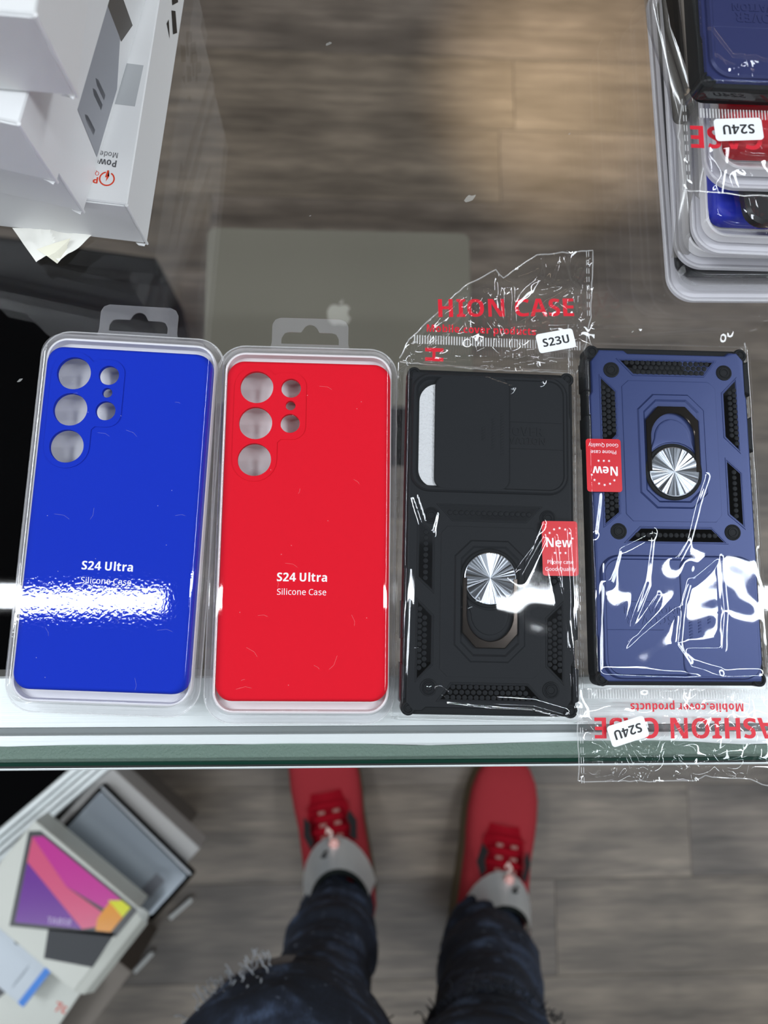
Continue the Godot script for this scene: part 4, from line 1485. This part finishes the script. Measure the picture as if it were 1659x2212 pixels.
func sneaker(person_node: Node3D, heel: Vector3, turn: float, side: float) -> void:
	var red := relief(matte(rgb(152, 50, 56), 0.95, 0.1), bump_texture(0.06, 13), 12.0, 0.04)
	var red_in := matte(rgb(140, 8, 26), 0.8)
	# profile along the foot: distance from the heel, half width, height of the top, sideways drift
	var prof := [[0.000, 0.028, 0.085], [0.006, 0.042, 0.110], [0.030, 0.051, 0.122], [0.070, 0.053, 0.118], [0.100, 0.053, 0.112], [0.130, 0.053, 0.100], [0.160, 0.053, 0.088], [0.190, 0.056, 0.078], [0.220, 0.057, 0.070], [0.250, 0.055, 0.064], [0.275, 0.049, 0.058], [0.295, 0.038, 0.048], [0.307, 0.024, 0.038], [0.312, 0.010, 0.030]]
	var g := G.new()
	var rings := []
	for p in prof:
		var r := PackedVector3Array()
		for i in 28:
			var a := TAU * i / 28
			var ca := cos(a)
			var sa := sin(a)
			var x: float = signf(ca) * pow(absf(ca), 0.75) * p[1]
			var h: float = (p[2] - 0.016) * 0.5
			r.append(Vector3(x, 0.016 + h + signf(sa) * pow(absf(sa), 0.7) * h, -p[0]))
		rings.append(r)
	g.loft(rings)
	var s := obj("sneaker", g, red, person_node, 60)
	s.transform = frame(heel, turn)
	g = G.new()
	var left := []
	var o := PackedVector2Array()
	for p in prof:
		o.append(Vector2(p[1] + 0.003, -p[0]))
	for i in range(prof.size() - 1, -1, -1):
		o.append(Vector2(-prof[i][1] - 0.003, -prof[i][0]))
	g.plate(o, [[0.003, 0.0], [0.0, 0.003], [0.0005, 0.018], [0.003, 0.024]], false)
	obj("sole", g, mat(rgb(74, 62, 40), 0.6), s)
	g = G.new()
	var oval := PackedVector2Array()
	for i in 24: oval.append(Vector2(cos(TAU * i / 24) * 0.043, -0.058 + sin(TAU * i / 24) * 0.050))
	g.plate(oval, [[0.0, 0.118], [0.0, 0.1235], [0.004, 0.125]])
	obj("collar_lining", g, mat(rgb(16, 20, 24), 0.9), s)
	# smoother red panel under the laces
	g = G.new()
	var rows := []
	for j in 14:
		var z := 0.085 + 0.125 * j / 13.0
		var r := PackedVector3Array()
		for i in 9:
			var u := (i - 4) / 4.0
			var hw := lerpf(0.030, 0.034, j / 13.0) - 0.010 * smoothstep(10, 13, j)
			r.append(Vector3(u * hw, lerpf(0.128, 0.078, pow(j / 13.0, 0.8)) + 0.004 - 0.010 * u * u, -z))
		rows.append(r)
	g.sheet(rows)
	obj("lace_panel", g, red_in, s, 180)
	for j in 6:
		var z := 0.105 + 0.017 * j
		var y := lerpf(0.128, 0.080, pow((z - 0.085) / 0.125, 0.8)) + 0.007
		g = G.new()
		g.tube([Vector3(-0.030, y - 0.009, -z), Vector3(-0.014, y, -z - 0.004), Vector3(0.014, y, -z - 0.004), Vector3(0.030, y - 0.009, -z)], [0.003, 0.0036, 0.0036, 0.003], 6)
		obj("lace", g, matte(rgb(146, 10, 28), 0.8), s, 60)
		if j > 0 and j < 5:
			for x in [-0.010, 0.013]:
				g = G.new()
				g.box(Vector3(x, y + 0.0015, -z - 0.012), Vector3(0.010, 0.003, 0.005), 0.001)
				obj("eyestay", g, mat(rgb(150, 104, 98), 0.6), s)
	# black mesh windows on both sides of the laces
	for k in [-1.0, 1.0]:
		for q in [[0.150, 0.050, 0.046, 0.105], [0.098, 0.030, 0.043, 0.118]]:
			g = G.new()
			g.plate(poly([0.0, -q[1] * 0.5, 0.012, -q[1] * 0.1, 0.006, q[1] * 0.5, -0.006, q[1] * 0.3, -0.002, 0.0, -0.007, -q[1] * 0.25]), [[0.0, 0.0], [0.0008, 0.0015]], false)
			var w := obj("mesh_window", g, mat(rgb(24, 22, 24), 0.8), s)
			w.transform = Transform3D(Basis(Vector3.FORWARD, k * 0.72), Vector3(k * (q[2] - 0.013), q[3] + 0.001, -q[0] - 0.01))
			if k < 0:
				w.rotate_object_local(Vector3.UP, PI)
	# silver tongue wrapping the front of the ankle, dark lining behind it
	for layer in 2:
		g = G.new()
		rows = []
		for j in 7:
			var v := j / 6.0
			var r := PackedVector3Array()
			for i in 15:
				var a := PI * (0.02 + 0.96 * i / 14.0)
				var rad := lerpf(0.058, 0.074, v) - layer * 0.006
				r.append(Vector3(cos(a) * rad * 0.76, lerpf(0.172, 0.118, v) - 0.025 * (1.0 - sin(a)), -0.064 - sin(a) * rad * lerpf(1.0, 1.2, v)))
			rows.append(r)
		g.sheet(rows)
		if layer == 0:
			obj("tongue", g, mat(rgb(226, 230, 232), 0.28, 0.6), s, 180)
		else:
			obj("tongue_lining", g, mat(rgb(20, 30, 28), 0.8), s, 180)
	g = G.new()
	g.plate(poly([-0.006, 0.004, 0.002, -0.007, 0.006, -0.005, 0.001, 0.0, 0.004, 0.004, -0.001, 0.006]), [[0.0, 0.0], [0.0, 0.001]], false)
	var e := obj("tongue_emblem", g, mat(rgb(40, 42, 44), 0.5), s)
	e.transform = Transform3D(Basis(Vector3.RIGHT, -0.95), Vector3(side * -0.012, 0.146, -0.1365))
	# clear lace lock
	var b := SphereMesh.new()
	b.radius = 0.008
	b.height = 0.013
	part("lace_lock", b, mat(rgb(232, 176, 168), 0.2), s).position = Vector3(0.004, 0.132, -0.146)
	g = G.new()
	g.tube([Vector3(0.0, 0.134, -0.156), Vector3(0.003, 0.139, -0.164), Vector3(-0.002, 0.137, -0.170), Vector3(-0.004, 0.133, -0.163)], 0.0022, 6)
	obj("lace_tip", g, mat(rgb(235, 210, 200), 0.4), s, 60)

# ---------- boxes on the floor at lower left ----------
func plate_box(called: String, label: String, cat: String, a: Vector2, b: Vector2, d: Vector2, y: float, h: float, m: Material, group := "") -> Node3D:
	# a, b, d: three corners of the top (a origin, b along x, d along z)
	var ang := rad_to_deg(-(b - a).angle())
	var t := thing(called, label, cat, Vector3(a.x, y - h, a.y), ang, group)
	var w := (b - a).length()
	var l := (d - a).length()
	var g := G.new()
	g.plate(PackedVector2Array([Vector2(0, 0), Vector2(w, 0), Vector2(w, l), Vector2(0, l)]), [[0.001, 0.0], [0.0, 0.001], [0.0, h - 0.001], [0.001, h]])
	obj("body", g, m, t, 30)
	return t

func floor_boxes() -> void:
	var white := relief(mat(rgb(206, 208, 200), 0.4), bump_texture(0.02, 23), 10.0, 0.005)
	# tall support: plain cartons under the tablet box
	var a := Vector2(-0.4005, 0.2590)
	var b := Vector2(-0.2615, 0.3689)
	var dir := (b - a).normalized()
	var nrm := Vector2(-dir.y, dir.x)
	var t := plate_box("tablet_box", "white tablet box with purple and pink screen picture, leaning by the low cabinet", "box", a, b, a + nrm * 0.125, 0.280, 0.045, white)
	var k := 0.0452
	var print_at := func(called: String, o: PackedVector2Array, y: float, m: Material) -> MeshInstance3D:
		var gg := G.new()
		flat(gg, o, y)
		return obj(called, gg, m, t)
	var pu := func(p: Vector2) -> Vector2: return Vector2((p - a).dot(dir), (p - a).dot(nrm))
	var tab := PackedVector2Array()
	for q in [Vector2(-0.4075, 0.2693), Vector2(-0.3920, 0.2690), Vector2(-0.2633, 0.3677), Vector2(-0.2900, 0.4000), Vector2(-0.4242, 0.3845)]:
		tab.append(pu.call(q))
	var lift := Vector2(0.004, 0.004)
	for i in tab.size(): tab[i] += lift * 0.5
	print_at.call("tablet_picture", tab, k, mat(rgb(66, 66, 68), 0.3))
	var c := [tab[0], tab[1], tab[2], tab[3], tab[4]]
	var mid := (tab[0] + tab[1] + tab[2] + tab[3] + tab[4]) / 5.0
	for i in 5: c[i] = mid + (c[i] - mid) * 0.90
	var l01: Vector2 = c[0].lerp(c[4], 0.30)
	var l23: Vector2 = c[3].lerp(c[4], 0.30)
	var gl := func(col: Color) -> StandardMaterial3D: return mat(col, 0.18)
	print_at.call("screen_magenta", PackedVector2Array([c[0], c[1], c[2].lerp(c[1], 0.12), c[3].lerp(c[2], 0.55), mid]), k + 0.0002, gl.call(rgb(196, 62, 150)))
	print_at.call("screen_pink", PackedVector2Array([l01, c[0], mid, c[3].lerp(c[2], 0.35), l23]), k + 0.0003, gl.call(rgb(214, 92, 128)))
	print_at.call("screen_purple", PackedVector2Array([c[4], l01, l01.lerp(l23, 0.5), l23, c[3].lerp(c[4], 0.42)]), k + 0.0004, gl.call(rgb(112, 56, 150)))
	print_at.call("screen_yellow", PackedVector2Array([c[2].lerp(c[1], 0.10), c[2], c[2].lerp(c[3], 0.4), c[2].lerp(mid, 0.35)]), k + 0.0005, gl.call(rgb(214, 214, 40)))
	print_at.call("screen_orange", PackedVector2Array([c[2].lerp(mid, 0.32), c[2].lerp(c[3], 0.4), c[3], c[3].lerp(c[4], 0.16), c[3].lerp(mid, 0.3)]), k + 0.00045, gl.call(rgb(224, 146, 40)))
	lettering("screen_words", "TABS8", 0.030, Vector3(c[4].lerp(c[3], 0.42).x, k + 0.0008, c[4].lerp(c[3], 0.42).y - 0.008), mat(rgb(190, 170, 210), 0.4), t, rad_to_deg(-(c[3] - c[4]).angle()), 600, 1.0)
	var pad := PackedVector2Array()
	for q in [Vector2(-0.3745, 0.3937), Vector2(-0.2898, 0.4008), Vector2(-0.3167, 0.4416), Vector2(-0.378, 0.4294)]:
		pad.append(pu.call(q) - Vector2(0.002, 0.002))
	print_at.call("dark_cover_picture", pad, k, mat(rgb(52, 54, 58), 0.5))
	var g := G.new()
	var w := (b - a).length()
	g.sheet([PackedVector3Array([Vector3(w, 0.045, 0.006), Vector3(w, 0.045, 0.124)]), PackedVector3Array([Vector3(w + 0.012, 0.041, 0.008), Vector3(w + 0.012, 0.041, 0.122)]), PackedVector3Array([Vector3(w + 0.021, 0.030, 0.014), Vector3(w + 0.021, 0.030, 0.118)])])
	obj("open_flap", g, white, t, 30)
	g = G.new()
	g.sheet([PackedVector3Array([Vector3(w - 0.004, 0.046, 0.0), Vector3(w + 0.004, 0.047, -0.004), Vector3(w + 0.014, 0.044, -0.003)]), PackedVector3Array([Vector3(w - 0.002, 0.045, 0.004), Vector3(w + 0.008, 0.048, 0.006), Vector3(w + 0.019, 0.042, 0.010)])])
	obj("corner_flap", g, mat(rgb(168, 170, 166), 0.5), t, 60)
	# stack below it
	var low := plate_box("tablet_box", "white tablet box under the one with the purple screen picture, with a red mark", "box", Vector2(-0.512, 0.392), Vector2(-0.352, 0.500), Vector2(-0.512, 0.392) + nrm * 0.13, 0.196, 0.045, white)
	lettering("red_mark", "7c", 0.016, Vector3(0.182, 0.0453, 0.036), mat(rgb(214, 70, 50)), low, 18, 700)
	g = G.new()
	flat(g, poly([0.02, 0.03, 0.110, 0.055, 0.085, 0.128, 0.02, 0.128]), 0.0452)
	obj("dark_picture", g, mat(rgb(60, 60, 64), 0.3), low)
	g = G.new()
	flat(g, poly([0.02, 0.036, 0.090, 0.058, 0.070, 0.122, 0.02, 0.122]), 0.0454)
	obj("pink_picture", g, mat(rgb(226, 96, 150), 0.3), low)
	g = G.new()
	flat(g, poly([0.06, 0.046, 0.096, 0.060, 0.086, 0.090]), 0.0456)
	obj("purple_picture", g, mat(rgb(120, 52, 150), 0.3), low)
	var card := plate_box("flat_carton", "pale gray flat carton with a bright blue stripe along its edge", "box", Vector2(-0.470, 0.372), Vector2(-0.3725, 0.447), Vector2(-0.470, 0.372) + nrm * 0.075, 0.232, 0.035, mat(rgb(196, 204, 212), 0.45))
	g = G.new()
	flat(g, poly([0.113, 0.0, 0.1222, 0.0, 0.1222, 0.0745, 0.113, 0.0745]), 0.0352)
	obj("blue_stripe", g, mat(rgb(60, 128, 214), 0.4), card)
	g = G.new()
	flat(g, poly([0.055, 0.008, 0.063, 0.004, 0.071, 0.008, 0.071, 0.018, 0.063, 0.022, 0.055, 0.018]), 0.0352)
	obj("dark_hexagon", g, mat(rgb(70, 74, 80), 0.4), card)
	for q in [0.035, 0.041]:
		lettering("small_print", "wireless charger", 0.026, Vector3(0.095, 0.0352, q + 0.01), mat(rgb(130, 140, 150)), card, 90)
	var base := plate_box("brown_carton", "plain carton on the floor carrying the stack of tablet boxes", "box", Vector2(-0.500, 0.350), Vector2(-0.300, 0.500), Vector2(-0.500, 0.350) + nrm * 0.12, 0.150, 0.149, mat(rgb(120, 112, 104), 0.7))
	var base2 := plate_box("brown_carton", "plain carton on the floor under the tablet box with the purple screen picture", "box", a + dir * 0.012 + nrm * 0.045, b - dir * 0.02 + nrm * 0.045, a + dir * 0.012 + nrm * 0.100, 0.234, 0.233, mat(rgb(120, 112, 104), 0.7))
	base.set_meta("group", "")
	base2.set_meta("group", "")
	# open black tray with a glossy silver gray panel
	var ta := Vector2(-0.3375, 0.2293)
	var tb := Vector2(-0.2061, 0.3504)
	var td := (tb - ta).normalized()
	var tn := Vector2(-td.y, td.x)
	var tray := plate_box("tablet", "glossy silver gray tablet in a black rim between the tablet box and a gray carton", "tablet", ta, tb, ta + tn * 0.080, 0.215, 0.020, M.dark)
	g = G.new()
	var tw := (tb - ta).length()
	g.plate(rrect(tw - 0.012, 0.070, 0.004, 3, Vector2(tw * 0.5, 0.040)), [[0.0, 0.0195], [0.0, 0.0210], [0.001, 0.0215]])
	var scr := obj("panel", g, mat(rgb(150, 158, 166), 0.16, 0.35), tray)
	g = G.new()
	flat(g, poly([tw - 0.040, 0.030, tw - 0.024, 0.030, tw - 0.024, 0.062, tw - 0.040, 0.062]), 0.0217)
	obj("dark_mark", g, mat(rgb(92, 94, 100), 0.4), scr)
	g = G.new()
	g.tube([Vector3(0.002, 0.020, 0.001), Vector3(tw - 0.004, 0.020, 0.001)], 0.0022, 6)
	obj("rim_edge", g, mat(rgb(170, 174, 178), 0.3, 0.4), tray)
	var gc := plate_box("gray_carton", "plain light gray carton behind the black rimmed tablet", "box", Vector2(-0.334, 0.206), Vector2(-0.202, 0.3205), Vector2(-0.334, 0.206) + tn * 0.100, 0.194, 0.055, mat(rgb(168, 166, 164), 0.7))
	var base3 := plate_box("brown_carton", "plain carton on the floor under the light gray carton and the tablet", "box", Vector2(-0.334, 0.206) + tn * 0.025 + td * 0.02, Vector2(-0.202, 0.3205) + tn * 0.025 - td * 0.03, Vector2(-0.334, 0.206) + tn * 0.065 + td * 0.02, 0.1385, 0.1383, mat(rgb(96, 90, 84), 0.8))
	# loose white strips beside the stack
	for q in [[Vector3(-0.262, 0.0, 0.465), 40.0, 0.045, "white plastic strip lying beside the tablet boxes, nearer the counter"], [Vector3(-0.318, 0.0, 0.545), 46.0, 0.040, "white plastic strip lying beside the tablet boxes, farther from the counter"]]:
		var st := thing("plastic_strip", q[3], "strip", q[0], q[1])
		g = G.new()
		g.box(Vector3(0, 0.006, 0), Vector3(q[2], 0.012, 0.007), 0.001)
		obj("body", g, mat(rgb(214, 216, 214), 0.4), st)
